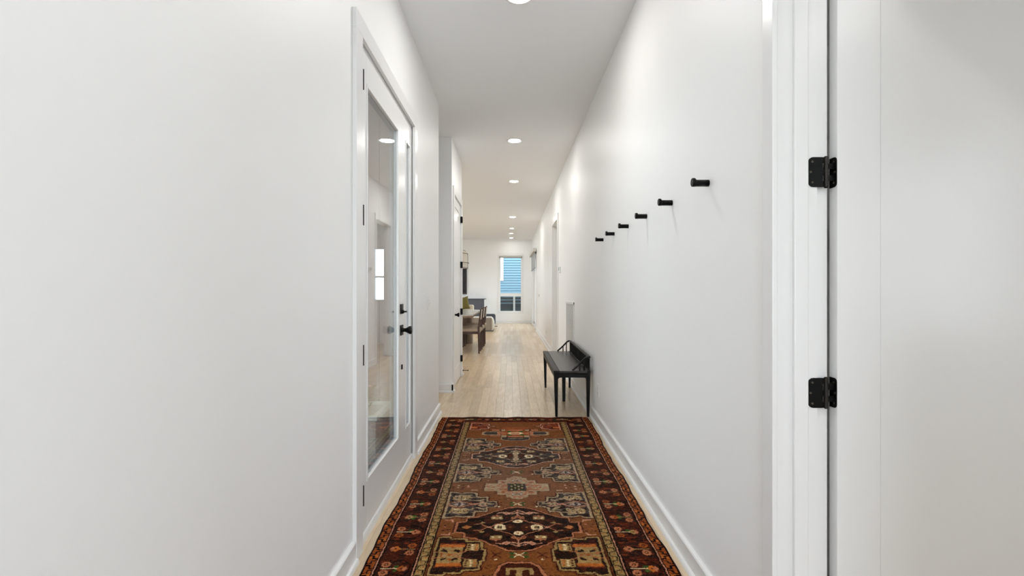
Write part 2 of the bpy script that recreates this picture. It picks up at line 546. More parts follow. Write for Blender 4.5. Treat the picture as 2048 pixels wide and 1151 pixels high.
def round_rect(w0, w1, z0, z1, r, left=True, right=True, n=5):
    """Plate outline with rounded corners on one or both sides."""
    pts = []
    def arc(cx, cz, a0):
        for k in range(n + 1):
            a = math.radians(a0 + 90 * k / n)
            pts.append((cx + r * math.cos(a), cz + r * math.sin(a)))
    if right: arc(w1 - r, z0 + r, -90); arc(w1 - r, z1 - r, 0)
    else: pts.extend([(w1, z0), (w1, z1)])
    if left: arc(w0 + r, z1 - r, 90); arc(w0 + r, z0 + r, 180)
    else: pts.extend([(w0, z1), (w0, z0)])
    return pts

HZ = (2.21, 1.575, 0.918, 0.26)     # hinge heights on every door

# ------------------------------------------------------------------ near door on the right (open 90 degrees)
DX, DY = 0.967, 1.375              # hinge edge, face towards the camera
door4 = thing('door_4', (DX + 0.38, DY, 0), 'white panelled door standing open at the right edge', 'door', kind='structure')
T = 0.035
DW = 0.78
ST = 0.128
def shaker(parent, P, w, h, st, z0=0.012, rails=(0.0,), T=0.035, top=0.12, bot=0.2):
    """Stile-and-rail door. P(a0,a1,d0,d1,z0,z1) -> box args; a along the width, d from the seen face inward."""
    for a0, a1 in ((0, st), (w - st, w)):
        MB().box(*P(a0, a1, 0, T, z0, h)).build('stile', M['trim'], parent, bevel=0.0012)
    zs = [(z0, z0 + bot)] + [(r - 0.06, r + 0.06) for r in rails] + [(h - top, h)]
    for a, b in zs:
        MB().box(*P(st, w - st, 0, T, a, b)).build('rail', M['trim'], parent, bevel=0.0012)
    for i in range(len(zs) - 1):
        za, zb = zs[i][1], zs[i + 1][0]
        MB().box(*P(st, w - st, 0.009, T - 0.009, za, zb)).build('panel', M['trim'], parent)
        # sloped sticking round the panel
        e = 0.008
        def slope(a0, a1):
            x0, x1, y0, y1, _, _ = P(a0, a1, 0.0005, 0.0092, za, zb)
            if abs(P(0, 1, 0, 0.01, 0, 1)[1] - P(0, 1, 0, 0.01, 0, 1)[0]) > 0.5:     # width runs along x
                MB().prism([(x0, y0), (x1, y1), (x0, y1)], 'z', za, zb).build('sticking', M['trim'], parent)
            else:
                MB().prism([(x0, y0), (x1, y1), (x1, y0)], 'z', za, zb).build('sticking', M['trim'], parent)
        slope(st, st + e)
        slope(w - st, w - st - e)
shaker(door4, lambda a0, a1, d0, d1, z0, z1: (DX + a0, DX + a1, DY + d0, DY + d1, z0, z1), DW, HEAD - 0.004, ST, rails=(), top=0.13, bot=0.22)
for hz in HZ:
    h = MB().prism(round_rect(0.887, 0.9305, hz - 0.0445, hz + 0.0445, 0.015, True, False), 'y', D4B - 0.0022, D4B + 0.001)\
        .build('hinge', M['blackmetal'], door4)
    if hz == HZ[0]: h['label'] = 'black butt hinge'
    kx, ky = 0.9405, D4B - 0.001
    for k in range(5):
        z0 = hz - 0.0445 + k * 0.0178
        MB().tube([(kx, ky, z0 + 0.0004), (kx, ky, z0 + 0.0174)], 0.0062, 14).build('knuckle', M['knuckle'], h)
        if k % 2 == 0: MB().box(0.930, kx, D4B - 0.0022, D4B + 0.001, z0 + 0.0004, z0 + 0.0174).build('tab', M['blackmetal'], h)
        else: MB().box(kx, DX, D4B - 0.001, D4B + 0.0015, z0 + 0.0004, z0 + 0.0174).build('tab', M['blackmetal'], h)
    MB().lathe([(0.0001, 0.0475), (0.004, 0.0470), (0.0058, 0.0445), (0.0058, -0.0445), (0.004, -0.047), (0.0001, -0.0475)], (kx, ky, hz), 'z', 14).build('pin', M['blackmetal'], h)
    MB().prism(round_rect(DY + 0.001, DY + 0.031, hz - 0.0445, hz + 0.0445, 0.011, True, False), 'x', DX - 0.002, DX + 0.001).build('leaf', M['blackmetal'], h)
    for (sx, sz) in ((0.899, 0.031), (0.8935, 0), (0.899, -0.031)):
        screw(h, (sx, D4B - 0.0022, hz + sz), 'y', -1)
    for (sy, sz) in ((0.013, 0.031), (0.008, 0), (0.013, -0.031)):
        screw(h, (DX - 0.002, DY + sy, hz + sz), 'x', -1)

# ------------------------------------------------------------------ glazed entry door (left)
def knob(parent, name, x, y, z, s=1, square=True):
    """Flared black knob on a square plate, standing out along +x."""
    k = MB().box(x, x + s * 0.008, y - 0.033, y + 0.033, z - 0.033, z + 0.033).build(name, M['blackmetal'], parent, bevel=0.0015)
    MB().lathe([(0.0145, 0.006), (0.0125, 0.016), (0.0115, 0.024), (0.0135, 0.033), (0.020, 0.044), (0.0255, 0.052), (0.0265, 0.056), (0.0265, 0.064), (0.024, 0.067), (0.0001, 0.067)],
               (x, y, z), 'x', 24).build('handle', M['blackmetal'], k)
    return k
FX = XL - 0.004                     # face of the entry door
door1 = thing('door_1', (FX, 2.65, 0), 'white entry door with a tall glass pane and black knob', 'door', kind='structure')
GA, GB, GZ0, GZ1 = 2.30, 2.955, 0.275, 2.245
DZ0, DZ1 = 0.05, HEAD - 0.004
DA, DB = 2.187, 3.146
TD = 0.044
MB().box(FX - TD, FX, DA, GA, DZ0, DZ1).build('stile', M['trim'], door1, bevel=0.0012)
MB().box(FX - TD, FX, GB, DB, DZ0, DZ1).build('stile', M['trim'], door1, bevel=0.0012)
MB().box(FX - TD, FX, GA, GB, DZ0, GZ0).build('rail', M['trim'], door1)
MB().box(FX - TD, FX, GA, GB, GZ1, DZ1).build('rail', M['trim'], door1)
def glazing(parent, ya, yb, w=0.015, fx=FX):
    """Raised bead round the glass, two panes with a spacer."""
    for (y0, y1, z0, z1) in ((ya, ya + w, GZ0, GZ1), (yb - w, yb, GZ0, GZ1), (ya + w, yb - w, GZ0, GZ0 + w), (ya + w, yb - w, GZ1 - w, GZ1)):
        b = MB().box(fx - TD + 0.002, fx + 0.005, y0, y1, z0, z1).build('glazing_bead', M['trim'], parent, bevel=0.003)
    for xg in (fx - 0.008, fx - 0.022):
        MB().box(xg - 0.003, xg, ya + w * 0.8, yb - w * 0.8, GZ0 + w * 0.8, GZ1 - w * 0.8).build('glass_pane', M['glass'], parent)
glazing(door1, GA, GB)
M['spacer'] = mat('grey_spacer', (0.20, 0.21, 0.23, 1), 0.4)
def spacer(parent, ya, yb, fx, e):
    # spacer frame between the panes and dark gasket outside them
    for x0, x1, m, w in ((fx - 0.0218, fx - 0.0112, M['spacer'], 0.010), (fx - 0.042, fx - 0.0252, M['steel'], 0.007)):
        z0, z1 = GZ0 + e, GZ1 - e
        MB().box(x0, x1, ya + e, ya + e + w, z0, z1).box(x0, x1, yb - e - w, yb - e, z0, z1).box(x0, x1, ya + e, yb - e, z0, z0 + w).box(x0, x1, ya + e, yb - e, z1 - w, z1).build('spacer_frame', m, parent)
spacer(door1, GA, GB, FX, 0.015)
for hz in HZ:
    h = MB().box(FX, XL + 0.0225, 2.1765, 2.1825, hz - 0.048, hz + 0.048).build('hinge', M['blackmetal'], door1)
knob(door1, 'door_knob', FX, 3.035, 0.962)
db = MB().box(FX, FX + 0.008, 3.003, 3.067, 1.068, 1.132).build('deadbolt', M['blackmetal'], door1, bevel=0.0015)
MB().lathe([(0.014, 0.006), (0.011, 0.018), (0.0001, 0.018)], (FX, 3.035, 1.082), 'x', 20).build('collar', M['blackmetal'], db)
MB().box(FX + 0.014, FX + 0.036, 3.015, 3.055, 1.078, 1.087).build('thumb_turn', M['blackmetal'], db, bevel=0.002)
MB().box(FX, FX + 0.008, 3.034, 3.048, 0.705, 0.737).build('catch_plate', M['blackmetal'], door1, bevel=0.002)
# side light
side = thing('window_2', (FX, 3.285, 0), 'narrow white side light with glass beside the entry door', 'window', kind='structure')
SA, SB = 3.152, 3.42
sga, sgb = 3.166, 3.305
SX = FX - 0.002
MB().box(SX - TD, SX, SA, sga, DZ0, DZ1).build('stile', M['trim'], side)
MB().box(SX - TD, SX, sgb, SB, DZ0, DZ1).build('stile', M['trim'], side)
MB().box(SX - TD, SX, sga, sgb, DZ0, GZ0).build('rail', M['trim'], side)
MB().box(SX - TD, SX, sga, sgb, GZ1, DZ1).build('rail', M['trim'], side)
glazing(side, sga, sgb, 0.012, SX)
spacer(side, sga, sgb, SX, 0.012)
# frame lining and threshold
MB().box(XL - 0.14, XL - 0.002, D1A, D1A + 0.019, 0.0, HEAD + 0.015).box(XL - 0.14, XL - 0.002, 3.421, D1B, 0, HEAD + 0.015).box(XL - 0.14, XL - 0.002, D1A, D1B, HEAD - 0.003, HEAD + 0.015).build('jamb', M['trim'], t1)
thr = MB().prism([(XL - 0.14, 0), (XL + 0.004, 0), (XL + 0.004, 0.030), (XL, 0.040), (XL - 0.006, 0.046), (XL - 0.14, 0.046)], 'y', 2.177, 3.363).build('threshold', M['trim'], t1)

# ------------------------------------------------------------------ closet door past the passage
door3 = thing('door_3', (XC, 6.14, 0), 'white closet door with black hinges past the side passage', 'door', kind='structure')
shaker(door3, lambda a0, a1, d0, d1, z0, z1: (XC - 0.002 - d0, XC - 0.002 - d1, D3A + 0.003 + a0, D3A + 0.003 + a1, z0, z1), D3B - D3A - 0.006, HEAD - 0.003, 0.115, rails=(0.95,))
for hz in HZ:
    h = MB().tube([(XC + 0.022, D3B - 0.004, hz - 0.0445), (XC + 0.022, D3B - 0.004, hz + 0.0445)], 0.0075, 12).build('hinge', M['blackmetal'], door3)
    MB().box(XC - 0.002, XC + 0.018, D3B - 0.020, D3B - 0.004, hz - 0.0445, hz + 0.0445).build('leaf', M['blackmetal'], h)
knob(door3, 'door_knob', XC - 0.002, D3A + 0.075, 0.912)
# door stop rod on the baseboard
ds = MB()
ds.lathe([(0.0001, 0.0), (0.013, 0.0), (0.013, 0.005), (0.005, 0.009), (0.0042, 0.012), (0.0042, 0.066), (0.0085, 0.068), (0.009, 0.080), (0.0001, 0.081)], (XC + 0.018, 6.69, 0.066), 'x', 16)
tag(ds.build('door_stop', M['blackmetal']), 'thin black door stop sticking out from the closet baseboard', 'door stop')

# ------------------------------------------------------------------ recessed lamps
lamp_ys = [(0.07, 'recessed white ceiling lamp directly above the viewpoint'),
           (2.88, 'recessed round ceiling lamp cut off by the top edge'),
           (5.69, 'largest recessed lamp fully in view, over the bench end of the hall'),
           (7.83, 'second recessed lamp in view, beyond the closet door corner'),
           (11.66, 'third recessed lamp in view, above the dining chairs'),
           (13.85, 'fourth recessed lamp, first of the three small ones near the far wall'),
           (15.1, 'fifth recessed lamp, middle one of the three near the far wall'),
           (16.35, 'farthest small recessed lamp right before the far wall')]
def downlight(x, y, label):
    d = thing('ceiling_downlight', (x, y, H), label, 'ceiling lamp', group='recessed lamps in a line along the ceiling')
    MB().lathe([(0.097, 0.0), (0.097, -0.003), (0.092, -0.006), (0.074, -0.006), (0.070, -0.001)], (x, y, H), 'z', 40).build('trim_ring', M['plastic'], d)
    # lens faces down
    mb = MB()
    n = 32
    v = [(x + 0.0705 * math.cos(2 * math.pi * k / n), y + 0.0705 * math.sin(2 * math.pi * k / n), H - 0.0025) for k in range(n)]
    mb.add(v, [tuple(reversed(range(n)))])
    mb.build('lens', M['lens'], d)
    return d
dl0 = downlight(0.055, lamp_ys[0][0], lamp_ys[0][1])
xs = [0.055, 0.055, 0.052, 0.063, 0.058, 0.046, 0.030, 0.038]
M['lens_small'] = mat_emit('small_lamp_lens', LAMP_COL, LAMP * 0.6)
for (yy, lb), xx in list(zip(lamp_ys, xs))[1:]:
    c = copy_tree(dl0, (xx, yy, H), lb)
    if yy > 13:
        c.scale = (0.74, 0.74, 1)
        for ch_ in c.children:
            if ch_.name.startswith('lens'):
                ch_.data = ch_.data.copy(); ch_.data.materials[0] = M['lens_small']
for i, (x, y) in enumerate([(-3.4, 8.4), (-3.4, 13.4), (-2.0, 11.6)]):  # extra unseen lamps added to brighten the great room
    copy_tree(dl0, (x, y, H), ('added lamp hidden behind the closet wall', 'added unseen lamp above the hidden end of the sofa', 'added lamp left of the pendant, out of view')[i])
copy_tree(dl0, (2.3, 9.0, H), 'recessed lamp in the room beyond the cased opening')
c = copy_tree(dl0, (2.2, -0.3, H), 'added unseen lamp in the side room, lighting the open door')  # unseen lamp added to light the open door's face
for ch_ in c.children:
    if ch_.name.startswith('lens'):
        ch_.data = ch_.data.copy(); ch_.data.materials[0] = M['lens_small']

# ------------------------------------------------------------------ coat pegs
PEGZ = 1.653
ords = ('first black coat peg, nearest the open door at right', 'second black coat peg from the open door', 'third black coat peg from the open door',
        'fourth black coat peg from the open door', 'fifth black coat peg from the open door', 'sixth and farthest black coat peg on the right wall')
peg0 = None
for i in range(6):
    y = 1.865 + 0.4225 * i
    if peg0 is None:
        peg0 = thing('coat_peg', (XR, y, PEGZ), ords[0], 'coat peg', group='black coat pegs along the right wall')
        MB().lathe([(0.0001, 0.0), (0.0135, 0.0), (0.0135, -0.056)], (XR, y, PEGZ - 0.001), 'x', 24).build('post', M['blackmetal'], peg0)
        # head: taller disc whose lip rises above the post
        mb = MB()
        n = 28
        def ring(xo, r, up): return [(XR + xo, y + r * math.cos(2 * math.pi * k / n), PEGZ + up + (r + 0.0015) * math.sin(2 * math.pi * k / n)) for k in range(n)]
        rs = [ring(-0.052, 0.0135, 0.0), ring(-0.056, 0.0158, 0.0022), ring(-0.065, 0.0158, 0.0022), ring(-0.0665, 0.0145, 0.0022)]
        vv = sum(rs, [])
        ff = []
        for a in range(3):
            for k in range(n):
                k2 = (k + 1) % n
                ff.append((a * n + k, (a + 1) * n + k, (a + 1) * n + k2, a * n + k2))
        mb.add(vv, ff, True)
        mb.add(rs[-1], [tuple(range(n))])
        mb.build('head', M['blackmetal'], peg0)
    else:
        copy_tree(peg0, (XR, y, PEGZ), ords[i])

# ------------------------------------------------------------------ bench
bench = thing('bench', (0.59, 5.13, 0), 'black wooden bench with low spindle back against the right wall', 'bench')
BX0, BX1, BY0, BY1, BZ = 0.413, 0.765, 4.42, 5.86, 0.455
# seat: frame border and inset panel with a fine groove between
g = 0.003
MB().box(BX0, BX0 + 0.055, BY0, BY1, BZ - 0.024, BZ).build('front_rail', M['bench'], bench, bevel=0.003)
MB().box(BX0 + 0.055 + g, BX1 - 0.03, BY0 + 0.002, BY1 - 0.002, BZ - 0.022, BZ - 0.0015).build('seat', M['bench_seat'], bench, bevel=0.002)
MB().box(BX1 - 0.03 + g, BX1, BY0, BY1, BZ - 0.024, BZ).build('back_rail', M['bench'], bench, bevel=0.003)
AP = 0.066
# end aprons with rounded inner corners
def end_apron(y0, y1):
    r = 0.026
    za, zb = BZ - 0.024, BZ - AP
    xa, xb = BX0 + 0.006, BX1 - 0.004
    pts = [(xa, za), (xb, za), (xb, zb - r)]
    xi = xb - 0.034
    pts += [(xi, zb - r)]
    pts += [(xi - r + r * math.cos(a), zb - r + r * math.sin(a)) for a in [math.radians(t) for t in (15, 35, 55, 75, 90)]]
    xj = xa + 0.034
    pts += [(xj + r - r * math.cos(a), zb - r + r * math.sin(a)) for a in [math.radians(t) for t in (90, 75, 55, 35, 15)]]
    pts += [(xj, zb - r), (xa, zb - r)]
    return MB().prism(pts, 'y', y0, y1)
end_apron(BY0 + 0.006, BY0 + 0.03).build('end_apron', M['bench'], bench)
end_apron(BY1 - 0.03, BY1 - 0.006).build('end_apron', M['bench'], bench)
MB().box(BX0 + 0.006, BX0 + 0.026, BY0 + 0.03, BY1 - 0.03, BZ - AP, BZ - 0.024).build('front_apron', M['bench'], bench)
MB().box(BX1 - 0.024, BX1 - 0.006, BY0 + 0.03, BY1 - 0.03, BZ - AP, BZ - 0.024).build('back_apron', M['bench'], bench)
for lx, dx in ((BX0 + 0.023, 0.006), (BX1 - 0.021, 0.0)):
    for ly, dy in ((BY0 + 0.023, 0.008), (BY1 - 0.023, -0.008)):
        MB().taper((lx, ly, BZ - 0.024), (0.020, 0.020), (lx + dx, ly + dy, 0.0115 if ly < 4.6 else 0.0), (0.0115, 0.0125)).build('leg', M['bench'], bench, bevel=0.002)
MB().taper((0.588, 5.12, BZ - 0.024), (0.021, 0.021), (0.590, 5.12, 0.0), (0.016, 0.016)).build('leg', M['bench'], bench, bevel=0.002)
# back: top rail on spindles, curved ends running down to the seat
RZ = 0.592
bxr = BX1 - 0.012
MB().box(bxr - 0.012, bxr + 0.012, BY0 + 0.004, BY1 - 0.004, RZ - 0.016, RZ).build('top_rail', M['bench'], bench, bevel=0.004)
nsp = 22
for i in range(nsp):
    ys = BY0 + 0.05 + (BY1 - BY0 - 0.10) * i / (nsp - 1)
    MB().tube([(bxr, ys, BZ - 0.002), (bxr, ys, RZ - 0.010)], 0.0068, 8).build('spindle', M['bench'], bench)
for ye in (BY0 + 0.016, BY1 - 0.016):
    pts = [(bxr + 0.008, RZ - 0.008), (bxr - 0.018, RZ - 0.009), (bxr - 0.040, RZ - 0.022), (bxr - 0.070, RZ - 0.052), (bxr - 0.105, RZ - 0.088), (bxr - 0.160, BZ + 0.001)]
    w = 0.0085
    up, dn = [], []
    for i, p in enumerate(pts):
        a = pts[max(0, i - 1)]; b = pts[min(len(pts) - 1, i + 1)]
        dx, dz = b[0] - a[0], b[1] - a[1]
        L = math.hypot(dx, dz)
        nx, nz = -dz / L * w, dx / L * w
        up.append((p[0] + nx, p[1] + nz)); dn.append((p[0] - nx, p[1] - nz))
    mb = MB()
    mb.prism(up + dn[::-1], 'y', ye - 0.010, ye + 0.010)
    mb.build('arm', M['bench'], bench, bevel=0.002)
    for sx in (bxr - 0.048, bxr - 0.090):
        zt = RZ - 0.030 if sx > bxr - 0.06 else RZ - 0.074
        MB().tube([(sx, ye, BZ - 0.002), (sx, ye, zt)], 0.0062, 8).build('spindle', M['bench'], bench)
    MB().tube([(bxr, ye, BZ - 0.002), (bxr, ye, RZ - 0.010)], 0.0068, 8).build('spindle', M['bench'], bench)

# ------------------------------------------------------------------ wall fittings
def plate_y(name, x, s, y, z, w, h, t, label, cat, group=None):
    o = thing(name, (x, y, z), label, cat, group)
    MB().box(x, x + s * t, y - w / 2, y + w / 2, z - h / 2, z + h / 2).build('cover_plate', M['plastic'], o, bevel=0.002)
    return o
# light switch by the entry door
sw = plate_y('light_switch', XL, 1, 4.0, 1.110, 0.075, 0.125, 0.006, 'white dimmer switch on the left wall past the side light', 'switch')
MB().box(XL + 0.006, XL + 0.012, 3.983, 4.017, 1.085, 1.14).build('paddle', M['plastic'], sw, bevel=0.002)
MB().box(XL + 0.012, XL + 0.026, 3.99, 4.01, 1.108, 1.114).build('slider', M['plastic'], sw, bevel=0.001)
def outlet(y, z, label):
    o = plate_y('wall_outlet', XR, -1, y, z, 0.072, 0.117, 0.006, label, 'outlet', 'wall outlets along the right wall')
    for dz in (-0.021, 0.021):
        s = MB().box(XR - 0.008, XR - 0.006, y - 0.017, y + 0.017, z + dz - 0.015, z + dz + 0.015).build('socket', M['plastic'], o, bevel=0.001)
        MB().box(XR - 0.0086, XR - 0.008, y - 0.008, y - 0.006, z + dz - 0.005, z + dz + 0.006).box(XR - 0.0086, XR - 0.008, y + 0.006, y + 0.008, z + dz - 0.005, z + dz + 0.006).build('slot', M['steel'], s)
    return o
outlet(4.19, 0.318, 'white wall outlet low on the right wall just before the bench')
outlet(10.32, 0.285, 'wall outlet low on the right wall beyond the cased opening')
outlet(13.2, 0.29, 'small wall outlet close to the patio door on the right')
for z, lb in ((1.35, 'upper of two small switch plates near the patio door'), (1.07, 'lower of two small switch plates near the patio door')):
    o = plate_y('light_switch', XR, -1, 12.75, z, 0.12, 0.12 if z < 1.2 else 0.075, 0.006, lb, 'switch', 'switch plates near the patio door')
    MB().box(XR - 0.010, XR - 0.006, 12.71, 12.735, z - 0.03, z + 0.03).box(XR - 0.010, XR - 0.006, 12.765, 12.79, z - 0.03, z + 0.03).build('paddle', M['steel'] if z < 1.2 else M['plastic'], o)
th = thing('thermostat', (XR, 7.38, 1.50), 'small white thermostat on the right wall before the cased opening', 'thermostat')
MB().box(XR - 0.028, XR, 7.30, 7.43, 1.492, 1.592).build('body', M['plastic'], th, bevel=0.004)
MB().box(XR - 0.030, XR - 0.028, 7.32, 7.41, 1.525, 1.58).build('display', mat('pale_display', (0.55, 0.58, 0.56, 1), 0.2), th)
# return air grille
gr = thing('return_air_grille', (XR, 6.16, 0.47), 'white perforated return air grille above the bench back', 'air grille')
ga, gb, gz0, gz1 = 5.76, 6.56, 0.47, 1.07
fr = 0.035
MB().box(XR - 0.012, XR, ga, ga + fr, gz0, gz1).box(XR - 0.012, XR, gb - fr, gb, gz0, gz1).box(XR - 0.012, XR, ga, gb, gz0, gz0 + fr).box(XR - 0.012, XR, ga, gb, gz1 - fr, gz1).build('frame', M['plastic'], gr, bevel=0.003)
MB().box(XR - 0.0025, XR - 0.001, ga + fr, gb - fr, gz0 + fr, gz1 - fr).build('backing', mat('dark_duct', (0.03, 0.03, 0.03, 1), 0.8), gr)
nz = 30
for k in range(nz):
    z = gz0 + fr + (gz1 - gz0 - 2 * fr) * (k + 0.5) / nz
    MB().box(XR - 0.0040, XR - 0.0024, ga + fr, gb - fr, z - 0.0042, z + 0.0022).build('slat', M['plastic'], gr)
ny = 18
lat = MB()
for k in range(1, ny):
    y = ga + fr + (gb - ga - 2 * fr) * k / ny
    lat.box(XR - 0.0044, XR - 0.0024, y - 0.0065, y + 0.0065, gz0 + fr, gz1 - fr)
lat.build('crossbars', M['plastic'], gr)

# ------------------------------------------------------------------ far window
w1 = thing('window_1', (0.015, YF, WZ0), 'tall white window in the far wall facing blue siding', 'window', kind='structure')
def ring_y(mb, x0, x1, z0, z1, w, y0, y1):
    mb.box(x0, x0 + w, y0, y1, z0, z1).box(x1 - w, x1, y0, y1, z0, z1).box(x0 + w, x1 - w, y0, y1, z0, z0 + w).box(x0 + w, x1 - w, y0, y1, z1 - w, z1)
    return mb
MB().box(WX0 - 0.055, WX0, YF - 0.016, YF, WZ0 - 0.05, WZ1 + 0.09).box(WX1, WX1 + 0.055, YF - 0.016, YF, WZ0 - 0.05, WZ1 + 0.09)\
    .box(WX0, WX1, YF - 0.016, YF, WZ1, WZ1 + 0.09).box(WX0, WX1, YF - 0.016, YF, WZ0 - 0.05, WZ0).build('casing', M['trim'], w1)
ring_y(MB(), WX0, WX1, WZ0, WZ1, 0.042, YF + 0.01, YF + 0.09).build('frame', M['trim'], w1)
MB().box(WX0 + 0.042, WX1 - 0.042, YF + 0.02, YF + 0.08, 0.985, 1.10).build('mid_rail', M['trim'], w1)
MB().box(WX0 + 0.042, WX1 - 0.042, YF + 0.045, YF + 0.050, 1.10, WZ1 - 0.042).build('pane', M['coated'], w1)
MB().box(WX0 + 0.042, WX1 - 0.042, YF + 0.045, YF + 0.050, WZ0 + 0.042, 0.985).build('pane', M['coated'], w1)
rs = thing('roller_shade', (0.015, YF, 2.37), 'rolled up grey blind at the top of the far window', 'blind')
MB().tube([(WX0 + 0.01, YF - 0.03, 2.405), (WX1 - 0.01, YF - 0.03, 2.405)], 0.024, 14).build('fabric_roll', mat('grey_shade_fabric', rgb(176, 172, 164), 0.8), rs)
for xx in (WX0, WX1 - 0.012):
    MB().box(xx, xx + 0.012, YF - 0.06, YF - 0.001, 2.37, 2.44).build('bracket', M['steel'], rs)

# ------------------------------------------------------------------ sliding patio door
pd = thing('door_5', (XR, 15.25, 0), 'white sliding glass patio door at the end of the right wall', 'door', kind='structure')
for y in (SLA, SLB - 0.08):
    MB().box(XR - 0.02, XR + 0.10, y, y + 0.08, 0, 2.40).build('jamb', M['trim'], pd)
MB().box(XR - 0.02, XR + 0.10, SLA, SLB, 2.32, 2.40).build('head', M['trim'], pd)
MB().box(XR - 0.005, XR + 0.10, SLA, SLB, 0.0, 0.04).build('sill', M['trim'], pd)
for (a, b, xo) in ((SLA + 0.08, 15.27, 0.03), (15.21, SLB - 0.08, 0.065)):
    sp = MB().box(XR + xo, XR + xo + 0.03, a, a + 0.07, 0.04, 2.32).box(XR + xo, XR + xo + 0.03, b - 0.07, b, 0.04, 2.32).box(XR + xo, XR + xo + 0.03, a, b, 0.04, 0.13).box(XR + xo, XR + xo + 0.03, a, b, 2.25, 2.32).build('sash', M['trim'], pd)
    MB().box(XR + xo + 0.012, XR + xo + 0.017, a + 0.07, b - 0.07, 0.13, 2.25).build('pane', M['glass'], sp)
sh = thing('roller_shade', (XR - 0.06, 15.2, 2.37), 'boxed blind half lowered over the patio door', 'blind')
MB().box(XR - 0.117, XR - 0.022, 13.95, 16.55, 2.375, 2.475).build('cassette', mat('pale_cassette', rgb(205, 203, 196), 0.5), sh)
MB().box(XR - 0.048, XR - 0.044, 14.02, 16.48, 1.90, 2.375).build('fabric', mat('pale_shade_fabric', rgb(178, 180, 180), 0.85), sh)
MB().box(XR - 0.054, XR - 0.038, 14.02, 16.48, 1.88, 1.905).build('bottom_bar', M['steel'], sh)

# ------------------------------------------------------------------ great room windows (added out of view to let daylight in)
for i, (a, b) in enumerate(((7.2, 9.6), (10.2, 12.0), (12.6, 14.4))):
    w = thing(('added_window_4', 'added_window_5', 'added_window_6')[i], (-6.4, (a + b) / 2, 0.7), ('added daylight window of the great room nearest the closet wall', 'added daylight window of the great room behind the table', 'added daylight window of the great room beside the sofa')[i], 'window', kind='structure')
    m = MB()
    m.box(-6.47, -6.40, a, a + 0.05, 0.7, 2.4).box(-6.47, -6.40, b - 0.05, b, 0.7, 2.4).box(-6.47, -6.40, a, b, 0.7, 0.75).box(-6.47, -6.40, a, b, 2.35, 2.4)
    m.build('frame', M['trim'], w)

# ------------------------------------------------------------------ dining table
tab = thing('dining_table', (-1.25, 9.85, 0), 'stone topped dining table with a thick pedestal', 'table')
def mat_stone():
    m = mat('grey_veined_stone', rgb(186, 184, 178), 0.22, 0.5, vary=(3.0, 0.12))
    return m
ch = 0.16
x0, x1, y0, y1 = -1.78, -0.70, 8.62, 11.05
outline = [(x0 + ch, y0), (x1 - ch, y0), (x1 - ch * 0.35, y0 + ch * 0.35), (x1, y0 + ch), (x1, y1 - ch), (x1 - ch * 0.35, y1 - ch * 0.35), (x1 - ch, y1), (x0 + ch, y1), (x0, y1 - ch), (x0, y0 + ch)]
MB().prism(outline, 'z', 0.732, 0.755).build('top', mat_stone(), tab, bevel=0.004)
MB().prism([(p[0] * 0.985 - 0.018, p[1]) for p in outline], 'z', 0.700, 0.732).build('edge_band', mat_wood('taupe_oak', rgb(120, 98, 80), rgb(150, 126, 104), (2, 6, 6), 0.5), tab)
def rounded_col(cx, cy_, hx, hy, r, n=6):
    pts = []
    for (sx, sy, a0) in ((1, -1, -90), (1, 1, 0), (-1, 1, 90), (-1, -1, 180)):
        for k in range(n + 1):
            a = math.radians(a0 + 90 * k / n)
            pts.append((cx + sx * (hx - r) + r * math.cos(a), cy_ + sy * (hy - r) + r * math.sin(a)))
    return pts
M['taupe'] = mat_wood('pedestal_oak', rgb(128, 112, 98), rgb(158, 142, 126), (6, 6, 0.7), 0.35)
MB().prism(rounded_col(-1.02, 10.71, 0.16, 0.16, 0.10), 'z', 0, 0.70).build('pedestal', M['taupe'], tab, bevel=0.002)
MB().prism(rounded_col(-1.48, 10.2, 0.16, 0.16, 0.10), 'z', 0, 0.70).build('pedestal', M['taupe'], tab, bevel=0.002)
MB().box(-1.50, -1.46, 9.5, 10.06, 0.30, 0.70).build('web', M['walnut'], tab)

